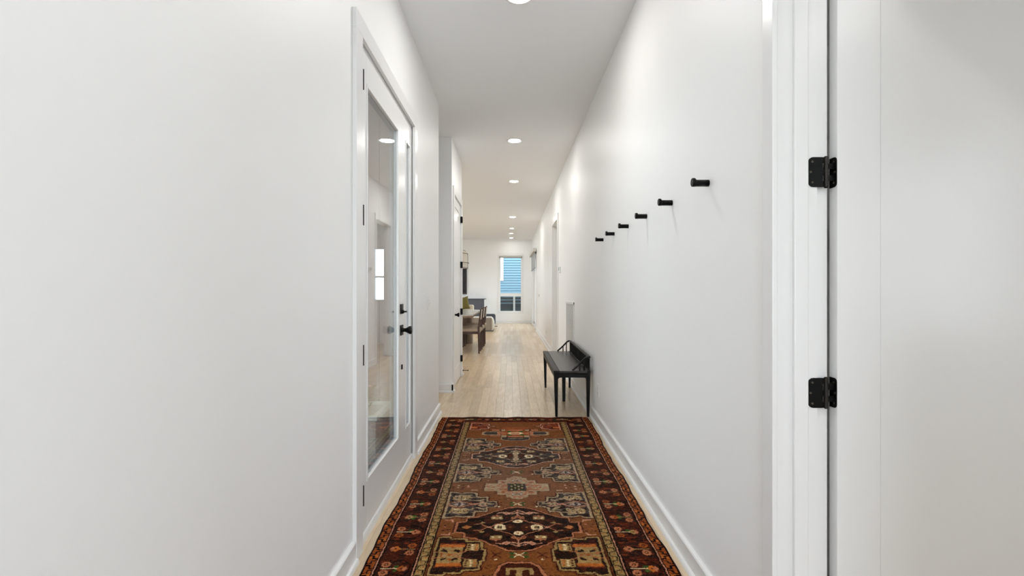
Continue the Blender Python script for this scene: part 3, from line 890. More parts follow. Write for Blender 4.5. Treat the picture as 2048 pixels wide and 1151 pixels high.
# ------------------------------------------------------------------ dining chairs
M['taupe_fabric'] = mat('taupe_seat_fabric', rgb(172, 158, 140), 0.9, 0.2, bump=(300, 0.2, 0.001), vary=(40, 0.06))
M['cream_fabric'] = mat('cream_back_fabric', rgb(214, 208, 198), 0.9, 0.2, bump=(300, 0.2, 0.001))
def dining_chair(yc, label):
    c = thing('dining_chair', (-0.82, yc, 0), label, 'chair', group='walnut dining chairs on the hall side of the table')
    w = 0.205
    bx = -0.60
    for s in (-1, 1):
        y = yc + s * (w - 0.016)
        mb = MB()
        mb.taper((bx, y, 0.0), (0.013, 0.013), (bx - 0.008, y, 0.47), (0.020, 0.019))
        mb.taper((bx - 0.008, y, 0.47), (0.020, 0.019), (bx + 0.035, y, 0.855), (0.013, 0.014))
        mb.build('back_leg', M['walnut'], c, bevel=0.003)
        MB().taper((bx - 0.42, y, 0.0), (0.013, 0.013), (bx - 0.41, y, 0.44), (0.019, 0.019)).build('front_leg', M['walnut'], c, bevel=0.003)
        MB().box(bx - 0.40, bx - 0.02, y - 0.012, y + 0.012, 0.375, 0.425).build('seat_rail', M['walnut'], c)
    for xr in (bx - 0.42, bx - 0.018):
        MB().box(xr, xr + 0.024, yc - w + 0.03, yc + w - 0.03, 0.375, 0.425).build('seat_rail', M['walnut'], c)
    # cushion
    mb = MB()
    prof = rounded_col(bx - 0.195, yc, 0.235, w - 0.002, 0.06)
    mb.prism(prof, 'z', 0.412, 0.482)
    mb.build('seat', M['taupe_fabric'], c, bevel=0.022, seg=4)
    mb = MB()
    mb.taper((bx + 0.012, yc, 0.64), (0.015, w - 0.034), (bx + 0.030, yc, 0.835), (0.015, w - 0.034))
    mb.build('backrest', M['cream_fabric'], c, bevel=0.010, seg=3)
    return c
ch0 = dining_chair(9.12, 'nearest walnut dining chair with taupe seat at the table')
copy_tree(ch0, (-0.805, 9.72, 0), 'middle walnut dining chair, between the nearest and farthest ones')
copy_tree(ch0, (-0.79, 10.30, 0), 'farthest walnut dining chair on the hall side of the table')

# ------------------------------------------------------------------ pendant lamp
pl = thing('pendant_lamp', (-1.26, 9.9, 1.66), 'cream drum pendant lamp with thin black wire frame above the table', 'lamp')
M['shade'] = mat('cream_lamp_cloth', rgb(226, 220, 208), 0.9, 0.2)
M['wire'] = mat('dark_wire', (0.02, 0.02, 0.02, 1), 0.5)
pc = (-1.26, 9.9, 0)
R0 = 0.35
MB().lathe([(R0, 1.69), (R0, 1.99), (R0 * 0.97, 2.02), (R0 * 0.8, 2.055), (R0 * 0.5, 2.075), (0.02, 2.08)], pc, 'z', 48).build('shade', M['shade'], pl)
for rz, rr in ((1.69, R0 + 0.006), (1.795, R0 + 0.03), (1.99, R0 + 0.006)):
    n = 48
    mb = MB()
    mb.tube([(pc[0] + rr * math.cos(2 * math.pi * k / n), pc[1] + rr * math.sin(2 * math.pi * k / n), rz) for k in range(n + 1)], 0.005, 6, caps=False)
    mb.build('wire_ring', M['wire'], pl)
for k in range(8):
    a = 2 * math.pi * k / 8
    MB().tube([(pc[0] + (R0 + 0.006) * math.cos(a), pc[1] + (R0 + 0.006) * math.sin(a), z) for z in (1.665, 1.99)] +
              [(pc[0] + R0 * 0.82 * math.cos(a), pc[1] + R0 * 0.82 * math.sin(a), 2.06), (pc[0] + R0 * 0.4 * math.cos(a), pc[1] + R0 * 0.4 * math.sin(a), 2.085)], 0.004, 6).build('rib', M['wire'], pl)
MB().tube([(pc[0], pc[1], 2.07), (pc[0], pc[1], H - 0.02)], 0.006, 8).build('cord', M['wire'], pl)
MB().lathe([(0.0001, -0.03), (0.055, -0.03), (0.06, -0.02), (0.06, 0)], (pc[0], pc[1], H), 'z', 24).build('canopy', M['blackmetal'], pl)

# ------------------------------------------------------------------ great room furniture
tv = thing('television', (-2.2, YF - 0.03, 1.06), 'black television mounted on the far wall above the dark cabinet', 'television')
MB().box(-2.86, -1.575, YF - 0.055, YF - 0.001, 1.06, 2.02).build('case', mat('tv_case', rgb(72, 72, 70), 0.5), tv, bevel=0.004)
MB().box(-2.835, -1.60, YF - 0.058, YF - 0.054, 1.10, 1.995).build('screen', mat('tv_screen', (0.006, 0.006, 0.006, 1), 0.12, 0.6), tv)
mc = thing('media_cabinet', (-2.2, YF - 0.24, 0), 'dark blue grey cabinet against the far wall below the television', 'cabinet')
MB().box(-3.3, -0.925, YF - 0.46, YF - 0.02, 0.03, 0.885).build('body', mat('cabinet_grey', rgb(88, 90, 98), 0.55), mc)
MB().box(-3.33, -0.87, YF - 0.49, YF - 0.02, 0.885, 0.91).build('top', mat('cabinet_top', rgb(96, 98, 104), 0.4), mc, bevel=0.003)
MB().box(-0.925, -0.893, YF - 0.45, YF - 0.02, 0.0, 0.885).build('side_panel', M['trim'], mc)
for k in range(4):
    xa = -3.28 + k * 0.585
    MB().box(xa, xa + 0.575, YF - 0.478, YF - 0.46, 0.06, 0.865).build('door', bpy.data.materials['cabinet_grey'], mc, bevel=0.002)
so = thing('sofa', (-2.0, 14.1, 0), 'cream sofa behind the dining table', 'sofa')
M['sofa'] = mat('cream_sofa_fabric', rgb(212, 204, 188), 0.9, 0.2, bump=(200, 0.2, 0.002))
MB().box(-3.3, -1.13, 13.7, 14.5, 0.06, 0.42).build('base', M['sofa'], so, bevel=0.03, seg=3)
MB().box(-3.3, -1.13, 14.30, 14.55, 0.40, 0.76).build('back', M['sofa'], so, bevel=0.05, seg=4)
MB().box(-1.225, -1.125, 13.62, 14.32, 0.06, 0.62).build('arm', M['sofa'], so, bevel=0.04, seg=4)
MB().box(-3.3, -3.1, 13.62, 14.32, 0.06, 0.62).build('arm', M['sofa'], so, bevel=0.04, seg=4)
for xa in (-3.08, -2.2):
    MB().box(xa, xa + 0.86, 13.66, 14.32, 0.40, 0.54).build('seat_cushion', M['sofa'], so, bevel=0.04, seg=4)
for (lx, ly) in ((-3.2, 13.75), (-1.2, 13.75), (-3.2, 14.42), (-1.2, 14.42)):
    MB().box(lx - 0.025, lx + 0.025, ly - 0.025, ly + 0.025, 0, 0.07).build('foot', M['walnut'], so)
# olive cushion: puffed square leaning on the sofa back
def cushion(cx, cy_, cz, w, h, t, tilt, m, label):
    n = 14
    mb = MB()
    for side_ in (1, -1):
        v = []
        for i in range(n + 1):
            for j in range(n + 1):
                a, b = -1 + 2 * i / n, -1 + 2 * j / n
                pinch = 1 - 0.10 * (1 - a * a) * abs(b) ** 3
                pin2 = 1 - 0.10 * (1 - b * b) * abs(a) ** 3
                d = t * ((1 - a ** 4) * (1 - b ** 4)) ** 0.5 * side_
                X, Zz = a * w * pin2, b * h * pinch
                v.append((cx + X, cy_ + d * math.cos(tilt) + Zz * math.sin(tilt), cz + Zz * math.cos(tilt) - d * math.sin(tilt)))
        f = []
        for i in range(n):
            for j in range(n):
                q = (i * (n + 1) + j, (i + 1) * (n + 1) + j, (i + 1) * (n + 1) + j + 1, i * (n + 1) + j + 1)
                f.append(q if side_ < 0 else tuple(reversed(q)))
        mb.add(v, f, True)
    return tag(mb.build('throw_cushion', m), label, 'cushion')
cs_ = cushion(-1.50, 14.10, 0.775, 0.21, 0.20, 0.07, 0.22, mat('olive_velvet', rgb(104, 97, 48), 0.8, 0.2, sheen=0.3), 'olive green cushion leaning on the cream sofa')
cs_.rotation_euler = (0, -0.20, 0)
cs_.location.x += 0.09
cs_.location.y -= 0.05
cs_.location.z += 0.035
ot = thing('ottoman', (-0.80, 13.85, 0), 'pale ottoman with taupe front and rounded end before the far wall', 'ottoman')
MB().prism(rounded_col(-0.82, 13.95, 0.28, 0.30, 0.06), 'z', 0.03, 0.40).build('body', mat('taupe_felt', rgb(150, 140, 128), 0.9, 0.2), ot, bevel=0.03, seg=4)
mb = MB()
mb.prism([(-0.56, 0.02), (-0.52, 0.02), (-0.49, 0.08), (-0.475, 0.17), (-0.485, 0.27), (-0.515, 0.36), (-0.56, 0.405), (-0.60, 0.408), (-0.60, 0.02)], 'y', 13.70, 14.22)
mb.build('rounded_end', mat('white_boucle', rgb(222, 220, 214), 0.95, 0.2, bump=(150, 0.4, 0.003)), ot, bevel=0.02, seg=3)
MB().box(-1.105, -0.56, 13.66, 14.24, 0.398, 0.412).build('top', bpy.data.materials['white_boucle'], ot, bevel=0.005)
MB().box(-1.10, -0.50, 13.68, 14.20, 0.0, 0.03).build('plinth', M['steel'], ot)
po = thing('floor_pouf', (-0.70, 16.25, 0), 'charcoal padded floor pouf by the far wall left of the window', 'pouf')
MB().prism(rounded_col(-0.72, 16.3, 0.20, 0.26, 0.10), 'z', 0.0, 0.37).build('body', mat('charcoal_felt', rgb(66, 68, 74), 0.9, 0.2), po, bevel=0.06, seg=4)
MB().prism(rounded_col(-0.72, 16.3, 0.203, 0.263, 0.10), 'z', 0.17, 0.18).build('seam', bpy.data.materials['charcoal_felt'], po)
fv = thing('floor_vent', (-0.47, 15.6, 0), 'small dark floor vent in the planks before the far window', 'floor vent')
MB().box(-0.52, -0.42, 15.45, 15.75, 0.0, 0.004).build('frame', mat('wood_vent', rgb(150, 122, 96), 0.5), fv)
for k in range(6):
    MB().box(-0.51, -0.43, 15.48 + k * 0.043, 15.50 + k * 0.043, 0.004, 0.0055).build('slot', M['steel'], fv)

# ------------------------------------------------------------------ outside: neighbour's siding and fence
nb = thing('neighbour_house', (0.3, 20.6, -0.1), 'light blue clapboard house seen through the far window', 'house')
M['blue'] = mat('blue_siding', (0.155, 0.25, 0.305, 1), 0.8, 0.05)
MB().box(-4.0, 2.2, 20.62, 20.9, -0.1, 5.5).build('wall', mat('siding_painted_shadow', (0.05, 0.085, 0.105, 1), 0.9, 0.05), nb)  # dark backing colour paints the shadow lines between the boards
bm_ = None
for k in range(44):
    z = 0.5 + k * 0.112
    pts = [(20.62, z + 0.016), (20.585, z + 0.016), (20.60, z + 0.112), (20.62, z + 0.112)]
    if bm_ is None:
        bm_ = MB().prism(pts, 'x', -4.0, 2.2).build('siding_board', M['blue'], nb)
        b0 = z
    else:
        c = bm_.copy(); COL.objects.link(c); c.parent = nb; c.location = (0, 0, z - b0)
MB().box(-1.10, -0.30, 20.56, 20.63, 1.62, 3.4).build('window_trim', M['trim'], nb)
MB().box(-1.0, -0.42, 20.555, 20.56, 1.74, 3.3).build('pane', M['glass'], nb)
fe = thing('garden_fence', (0.2, 18.9, -0.1), 'dark weathered board fence below the blue house', 'fence')
M['fence'] = mat_wood('weathered_boards', rgb(28, 32, 33), rgb(52, 54, 53), (0.6, 6, 8), 0.8)
for k in range(9):
    z = -0.08 + k * 0.128
    MB().box(-2.5, 3.0, 18.93, 18.955, z, z + 0.115).build('board', M['fence'], fe)
for xx in (-1.7, 0.16, 2.0):
    MB().box(xx - 0.04, xx + 0.04, 18.87, 18.93, -0.1, 1.06).build('post', mat('grey_post', rgb(150, 150, 144), 0.7) if xx < -1 else bpy.data.materials['grey_post'], fe)
struct('ground_outside', MB().box(-14, 14, -8, 30, -0.35, -0.13), mat('outdoor_ground', rgb(150, 150, 140), 0.9, 0.2, vary=(3, 0.2)), 'grey ground outside the house', 'ground')

# ------------------------------------------------------------------ porch beyond the glazed door
struct('porch_floor', MB().box(-3.6, XL - 0.14, 0.6, 4.48, -0.13, -0.015), mat('porch_concrete', rgb(120, 116, 111), 0.85, 0.2, vary=(6, 0.08)), 'concrete porch outside the glazed door', 'porch')
psd = thing('wall_porch', (-1.8, 4.44, 0), 'mauve grey board wall of the porch seen through the glass', 'wall', kind='structure')
M['mauve'] = mat('mauve_boards', rgb(122, 106, 103), 0.7, 0.2, vary=(4, 0.05))
for k in range(14):
    xa = -0.855 - (k + 1) * 0.132
    MB().box(xa, xa + 0.128, 4.45, 4.478, -0.015, H + 0.1).build('board', M['mauve'], psd)
pt = thing('planter', (-1.12, 3.40, -0.015), 'rough white stone planter on the porch behind the glass', 'planter')
M['stone'] = mat('rough_white_stone', rgb(150, 149, 144), 0.9, 0.2, bump=(28, 0.7, 0.02), vary=(18, 0.14))
MB().box(-1.32, -0.925, 3.20, 3.62, -0.015, 0.335).build('body', M['stone'], pt, bevel=0.012)
mb = MB()
mb.box(-1.33, -0.915, 3.19, 3.225, 0.325, 0.355).box(-1.33, -0.915, 3.60, 3.63, 0.325, 0.355).box(-1.33, -1.295, 3.225, 3.60, 0.325, 0.355).box(-0.95, -0.915, 3.225, 3.60, 0.325, 0.355)
mb.build('rim', mat('pale_rim', rgb(182, 181, 176), 0.8, 0.2), pt)
MB().box(-1.295, -0.95, 3.225, 3.60, 0.300, 0.325).build('soil', mat('dark_soil', rgb(60, 48, 40), 1.0, 0.1, bump=(60, 0.8, 0.01)), pt)
fp = thing('flowering_plant', (-1.14, 3.42, 0.325), 'pale green plant with pink flowers in the stone planter', 'plant')
rl = random.Random(3)
lv = MB(); fw = MB(); stm = MB()
for k in range(150):
    a = rl.uniform(0, 6.283); r = 0.15 * math.sqrt(rl.random()); h = 0.365 + rl.uniform(0.02, 0.19) * (1 - r * 2.2)
    c = np.array((-1.14 + r * math.cos(a), 3.42 + r * math.sin(a), h))
    d = np.array((math.cos(a) + rl.uniform(-.6, .6), math.sin(a) + rl.uniform(-.6, .6), rl.uniform(0.1, 1.0))); d /= np.linalg.norm(d)
    s = np.cross(d, (0, 0, 1.0)); s /= np.linalg.norm(s)
    L = rl.uniform(0.03, 0.055)
    lv.add([c, c + d * L * 0.5 + s * L * 0.28 + np.array((0, 0, .004)), c + d * L, c + d * L * 0.5 - s * L * 0.28 + np.array((0, 0, .004))], [(0, 1, 2, 3)])
for k in range(12):
    a = rl.uniform(0, 6.283); r = 0.11 * math.sqrt(rl.random())
    c = (-1.14 + r * math.cos(a), 3.42 + r * math.sin(a), rl.uniform(0.47, 0.56))
    stm.tube([(c[0] * 0.5 - 0.57, c[1] * 0.5 + 1.71, 0.3262), c], 0.0025, 5)
    fw.lathe([(0.0001, -0.004), (0.012, 0.0), (0.020, 0.008), (0.014, 0.012), (0.0001, 0.006)], c, 'z', 8)
lv.build('foliage', mat('pale_leaf', rgb(112, 120, 92), 0.6), fp)['kind'] = 'stuff'
fw.build('blossoms', mat('pink_petal', rgb(176, 130, 146), 0.7), fp)
stm.build('stems', bpy.data.materials['pale_leaf'], fp)

# ------------------------------------------------------------------ rug: one woven mesh, one colour per knot
RUG_C = 0.040                       # axis of the rug across the hall
U1, V0, V1 = 0.688, 0.95, 4.445     # half width, near end, far end
CELL = 0.0026
nu = int(round(2 * U1 / CELL)) + 1
nv = int(round((V1 - V0) / CELL)) + 1
uu = np.linspace(-U1, U1, nu)
vv_ = np.linspace(V0, V1, nv)
UG, VG = np.meshgrid(uu, vv_)
IMG = np.zeros((nv, nu, 3))
rng = np.random.default_rng(5)
C_ = {k: np.array([lin(c) for c in v]) for k, v in dict(
    black=(20, 8, 5), dark=(36, 20, 14), blue=(56, 50, 50), bord=(62, 25, 12), bordd=(47, 26, 20), field=(113, 64, 29),
    orange=(166, 90, 36), rust=(134, 68, 30), red=(116, 48, 26), tan=(143, 115, 70), pink=(180, 126, 100), cream=(208, 184, 144),
    lilac=(158, 140, 132), green=(48, 74, 30), rose=(160, 98, 66), sand=(152, 128, 98)).items()}

def win(u0, u1, v0, v1):
    i0 = max(0, int((v0 - V0) / CELL) - 1); i1 = min(nv, int((v1 - V0) / CELL) + 3)
    j0 = max(0, int((u0 + U1) / CELL) - 1); j1 = min(nu, int((u1 + U1) / CELL) + 3)
    return (slice(i0, max(i0, i1)), slice(j0, max(j0, j1)))
def col(c): return C_[c] if isinstance(c, str) else c
def rect(u0, u1, v0, v1, c):
    w = win(u0, u1, v0, v1)
    m = (UG[w] >= u0) & (UG[w] <= u1) & (VG[w] >= v0) & (VG[w] <= v1)
    IMG[w][m] = col(c)
def polymask(pts, w):
    x, y = UG[w], VG[w]
    ins = np.zeros(x.shape, bool)
    n = len(pts)
    for i in range(n):
        x0, y0 = pts[i]; x1, y1 = pts[(i + 1) % n]
        if y0 == y1: continue
        cr = ((y0 > y) != (y1 > y)) & (x < (x1 - x0) * (y - y0) / (y1 - y0) + x0)
        ins ^= cr
    return ins
def poly(pts, c):
    us = [p[0] for p in pts]; vs2 = [p[1] for p in pts]
    w = win(min(us), max(us), min(vs2), max(vs2))
    if UG[w].size == 0: return
    IMG[w][polymask(pts, w)] = col(c)
def line(pts, wd, c, closed=False):
    if closed: pts = list(pts) + [pts[0]]
    for (a, b) in zip(pts[:-1], pts[1:]):
        w = win(min(a[0], b[0]) - wd, max(a[0], b[0]) + wd, min(a[1], b[1]) - wd, max(a[1], b[1]) + wd)
        if UG[w].size == 0: continue
        x, y = UG[w], VG[w]
        dx, dy = b[0] - a[0], b[1] - a[1]
        L = dx * dx + dy * dy
        t = np.clip(((x - a[0]) * dx + (y - a[1]) * dy) / max(L, 1e-12), 0, 1)
        d = np.hypot(x - a[0] - t * dx, y - a[1] - t * dy)
        IMG[w][d <= wd / 2] = col(c)
def ell(cu, cv, ru, rv, c):
    w = win(cu - ru, cu + ru, cv - rv, cv + rv)
    if UG[w].size == 0: return
    m = ((UG[w] - cu) / ru) ** 2 + ((VG[w] - cv) / rv) ** 2 <= 1
    IMG[w][m] = col(c)
def rosette(cu, cv, r, c='rose', mid='dark'):
    for k in range(8):
        a = math.pi / 8 + k * math.pi / 4
        ell(cu + 0.68 * r * math.cos(a), cv + 0.68 * r * math.sin(a), r * 0.30, r * 0.30, c)
    ell(cu, cv, r * 0.42, r * 0.42, mid)
    ell(cu, cv, r * 0.22, r * 0.22, c)
def star4(cu, cv, ru, rv, c, q=0.35):
    pts = []
    for k in range(8):
        a = k * math.pi / 4
        s = 1 if k % 2 == 0 else q * 1.25
        pts.append((cu + ru * s * math.cos(a), cv + rv * s * math.sin(a)))
    poly(pts, c)
def mottle(u0, u1, v0, v1, cs, seed):
    # a bed of small woven flowers
    w = win(u0, u1, v0, v1)
    if UG[w].size == 0: return
    cu, cv = (u0 + u1) / 2, (v0 + v1) / 2
    e = ((UG[w] - cu) / (u1 - u0) * 2) ** 4 + ((VG[w] - cv) / (v1 - v0) * 2) ** 4
    n = fnoise(0.011, 0.009, seed)[w]
    m = e <= 1 - 0.5 * n
    IMG[w][m] = col(cs[0])
    IMG[w][m & (n > 0.62)] = col(cs[1]); IMG[w][m & (n < 0.20)] = col(cs[2]); IMG[w][m & (n > 0.83)] = col(cs[3])
def diamond(cu, cv, ru, rv, c):
    poly([(cu - ru, cv), (cu, cv - rv), (cu + ru, cv), (cu, cv + rv)], c)
def xmotif(cu, cv, s, a='green', b='cream'):
    for (dx, dy) in ((1, 1), (1, -1), (-1, 1), (-1, -1)):
        ell(cu + dx * s * 1.15, cv + dy * s * 0.55, s * 0.55, s * 0.38, a)
        line([(cu, cv), (cu + dx * s * 0.9, cv + dy * s * 0.7)], s * 0.2, b)
    diamond(cu, cv, s * 0.35, s * 0.3, b)

# --- ground colours
IMG[:] = C_['bord']
def fnoise(sc, sv=None, seed=0):
    """Smooth value noise on the rug grid."""
    r = np.random.default_rng(seed)
    sv = sv or sc
    a = r.random((int((V1 - V0) / sv) + 3, int(2 * U1 / sc) + 3))
    y = (VG - V0) / sv; x = (UG + U1) / sc
    yi = y.astype(int); xi = x.astype(int)
    fy = y - yi; fx = x - xi
    fy = fy * fy * (3 - 2 * fy); fx = fx * fx * (3 - 2 * fx)
    return (a[yi, xi] * (1 - fx) + a[yi, xi + 1] * fx) * (1 - fy) + (a[yi + 1, xi] * (1 - fx) + a[yi + 1, xi + 1] * fx) * fy
# main border ground: blackish brown and dark red lozenges
mk = fnoise(0.05, 0.035, 2) > 0.5
IMG[mk] = C_['bordd']
mk = fnoise(0.03, 0.012, 3) > 0.70
IMG[mk] = C_['dark']
mk = fnoise(0.025, 0.010, 4) > 0.78
IMG[mk] = C_['red'] * 0.7

FEND = 4.275                        # far end of the field
FU = 0.408                          # half width of the field
for s in (-1, 1):
    # outer guard: orange with a dark stepping vine
    a0, a1 = sorted((s * 0.643, s * 0.680))
    rect(a0, a1, V0, V1, 'rust')
    k = 0
    v = V0
    while v < V1:
        p = 0.036
        ua, ub = s * 0.645, s * 0.678
        um = (ua + ub) / 2
        if k % 4 in (0, 2):
            rect(min(ua, ub), max(ua, ub), v, v + p * 0.90, 'orange' if k % 4 == 0 else 'rust')
        if k % 2 == 0:
            line([(ua, v + p * 0.05), (um, v + p * 0.1), (um, v + p * 0.62), (ub, v + p * 0.68)], 0.010, 'black')
        else:
            line([(ub, v + p * 0.05), (um, v + p * 0.1), (um, v + p * 0.62), (ua, v + p * 0.68)], 0.0075, 'black')
            if k % 8 == 3:
                rect(min(um, ub), max(um, ub), v, v + 0.016, 'bordd')
        v += p; k += 1
    rect(*sorted((s * 0.6805, s * U1)), V0, V1, 'black')
    rect(*sorted((s * 0.625, s * 0.6435)), V0, V1, 'black')
    rect(*sorted((s * 0.6322, s * 0.6366)), V0, V1, 'pink')
    # inner guards
    rect(*sorted((s * 0.447, s * 0.470)), V0, FEND, 'black')
    rect(*sorted((s * 0.4578, s * 0.4620)), V0, FEND, 'pink')
    rect(*sorted((s * 0.414, s * 0.449)), V0, FEND, 'tan')
    pts = []
    v = V0; k = 0
    p = 0.035
    while v < FEND:
        q = ((0.419, 0.444) if k % 2 == 0 else (0.444, 0.419))
        pts += [(s * q[0], v), (s * q[0], v + p * 0.45), (s * q[1], v + p * 0.60)]
        v += p; k += 1
    line(pts, 0.0055, 'black')
    for k2 in range(int((FEND - V0) / p)):
        vv0 = V0 + (k2 + 0.25) * p
        ell(s * (0.440 if k2 % 2 == 0 else 0.423), vv0, 0.004, 0.005, 'rust')
    rect(*sorted((s * 0.407, s * 0.414)), V0, FEND, 'black')
    # main border: tulip with two rosettes, facing alternately
    v = 2.030 - 7 * 0.1535; k = 0
    while v < V1 - 0.05:
        d = 1 if (k % 2 == 0) else -1
        d *= -s if s < 0 else s
        um = s * 0.548
        # dark angular cloud round the flower
        pts = [(um - 0.065, v - 0.03), (um - 0.03, v - 0.062), (um + 0.03, v - 0.062), (um + 0.066, v - 0.025), (um + 0.066, v + 0.03), (um + 0.03, v + 0.06), (um - 0.03, v + 0.06), (um - 0.065, v + 0.03)]
        line(pts, 0.006, 'black' if k % 2 else 'bord', True)
        line([(um - 0.075, v + 0.076), (um - 0.03, v + 0.068), (um, v + 0.080), (um + 0.035, v + 0.068), (um + 0.075, v + 0.078)], 0.006, 'bord' if k % 2 else 'black')
        tc_ = ('orange', 'rose', 'tan', 'rust')[(k + (s > 0)) % 4]
        # tulip
        ut = um - d * 0.030
        star4(ut, v, 0.030, 0.024, tc_, 0.55)
        diamond(ut - d * 0.016, v, 0.012, 0.020, 'rose')
        ell(ut, v, 0.006, 0.006, 'bord')
        if k % 2 == 1 or k % 5 == 0:
            ell(ut + d * 0.024, v + 0.015, 0.012, 0.010, 'green')
            ell(ut + d * 0.024, v - 0.015, 0.010, 0.010, 'green' if k % 3 else 'black')
        line([(ut + d * 0.02, v), (um + d * 0.060, v)], 0.0055, 'cream' if k % 2 else 'tan')
        for dv in (-0.030, 0.030):
            rosette(um + d * 0.042, v + dv, 0.0225, 'rose' if (k + (dv > 0)) % 3 else 'rust', 'bord')
        v += 0.1535; k += 1

# --- field
rect(-0.407, 0.407, V0, FEND, 'field')
wf = win(-0.407, 0.407, V0, FEND)
# scattered tiny sprigs
for k in range(520):
    cu, cv = rng.uniform(-0.39, 0.39), rng.uniform(V0, FEND)
    c = ('bord', 'dark', 'rust', 'bord')[rng.integers(4)]
    line([(cu, cv), (cu + rng.uniform(-.014, .014), cv + rng.uniform(-.012, .012))], 0.0045, c)
    if rng.random() < 0.22: ell(cu, cv, 0.004, 0.004, 'pink')

def medallion(v0, tone):
    """Lobed dark medallion with stepped outline."""
    g = 'dark' if tone == 0 else 'blue'
    half = [(0.318, 0.0), (0.318, 0.045), (0.272, 0.050), (0.268, 0.088), (0.215, 0.098), (0.150, 0.135), (0.135, 0.150), (0.115, 0.158), (0.055, 0.195), (0.0, 0.200)]
    r = 1.09
    top = [(u, v0 + v * r) for u, v in half]
    ring = top + [(-u, v) for u, v in reversed(top[:-1])]
    ring += [(-u, v0 - v * r) for u, v in half[1:]] + [(u, v0 - v * r) for u, v in reversed(half[1:-1])]
    poly([(u * 1.035, v0 + (v - v0) * 1.045) for u, v in ring], 'bord')
    poly(ring, g)
    w = win(-0.32, 0.32, v0 - 0.22, v0 + 0.22)
    m = polymask(ring, w)
    n1 = fnoise(0.03, 0.02, 21 + int(v0 * 10))[w]
    IMG[w][m & (n1 > 0.66)] = C_['bord'] * 0.9
    IMG[w][m & (n1 < 0.26)] = C_['black'] if tone == 0 else C_['dark']
    line(ring, 0.0095, 'pink' if tone else 'rose', True)
    # vines
    vc = 'rose' if tone == 0 else 'sand'
    for s in (-1, 1):
        for t in (-1, 1):
            line([(s * 0.150, v0), (s * 0.115, v0 + t * 0.030), (s * 0.055, v0 + t * 0.055), (s * 0.030, v0 + t * 0.075)], 0.006, vc)
            line([(s * 0.150, v0), (s * 0.195, v0 + t * 0.034), (s * 0.225, v0 + t * 0.030)], 0.006, vc)
            line([(s * 0.020, v0 + t * 0.150), (s * 0.050, v0 + t * 0.140), (s * 0.075, v0 + t * 0.160), (s * 0.110, v0 + t * 0.150)], 0.006, 'pink')
            rect(s * 0.110 - 0.030, s * 0.110 + 0.030, v0 + t * 0.095 - 0.014, v0 + t * 0.095 + 0.014, 'tan')
            ell(s * 0.110 - 0.017, v0 + t * 0.095, 0.008, 0.007, 'cream'); ell(s * 0.110 + 0.017, v0 + t * 0.095, 0.008, 0.007, 'cream')
            line([(s * 0.110 - 0.024, v0 + t * 0.117), (s * 0.110 + 0.024, v0 + t * 0.117)], 0.008, 'rose' if tone == 0 else 'sand')
            line([(s * 0.110, v0 + t * 0.109), (s * 0.110, v0 + t * 0.128)], 0.010, 'rose' if tone == 0 else 'sand')
            star4(s * 0.062, v0 + t * 0.150, 0.022, 0.018, 'pink', 0.6); ell(s * 0.062, v0 + t * 0.150, 0.006, 0.005, 'rust')
            star4(s * 0.185, v0 + t * 0.045, 0.016, 0.012, 'tan' if tone == 0 else 'sand', 0.5)
            ell(s * 0.160, v0 + t * 0.075, 0.020, 0.012, 'bord')
        star4(s * 0.262, v0, 0.026, 0.020, 'orange' if tone == 0 else 'sand', 0.55)
        line([(s * 0.236, v0), (s * 0.285, v0)], 0.005, 'tan')
        diamond(s * 0.150, v0, 0.014, 0.010, 'pink')
        # cream octagons with a small square letter-like centre
        o = s * 0.094
        poly([(o - 0.030, v0 - 0.014), (o - 0.016, v0 - 0.027), (o + 0.016, v0 - 0.027), (o + 0.030, v0 - 0.014), (o + 0.030, v0 + 0.014), (o + 0.016, v0 + 0.027), (o - 0.016, v0 + 0.027), (o - 0.030, v0 + 0.014)], 'cream')
        rect(o - 0.012, o + 0.012, v0 - 0.014, v0 + 0.014, 'dark')
        rect(o - 0.005, o + 0.005, v0 - 0.010, v0 - 0.003, 'tan'); rect(o - 0.005, o + 0.005, v0 + 0.003, v0 + 0.010, 'tan')
        ell(s * 0.042, v0, 0.024, 0.032, 'bord'); ell(s * 0.042, v0, 0.005, 0.005, 'orange')
    for t in (-1, 1):
        ell(0, v0 + t * 0.060, 0.024, 0.017, 'cream'); ell(0, v0 + t * 0.060, 0.006, 0.005, 'rust')
        for kx in (-1, 0, 1):
            rosette(kx * 0.022, v0 + t * (0.098 + 0.012 * (kx == 0)), 0.015, 'rose' if tone == 0 else 'sand', 'bord')
        line([(-0.045, v0 + t * 0.155), (0, v0 + t * 0.178), (0.045, v0 + t * 0.155)], 0.006, 'pink')
        line([(-0.030, v0 + t * 0.140), (0, v0 + t * 0.160), (0.030, v0 + t * 0.140)], 0.006, 'pink')
        line([(0, v0 + t * 0.125), (0, v0 + t * 0.180)], 0.007, 'pink')
    if tone:
        rect(-0.012, 0.012, v0 - 0.09, v0 + 0.09, 'sand')
        for t in (-1, 0, 1): diamond(0, v0 + t * 0.035, 0.026, 0.014, 'sand')

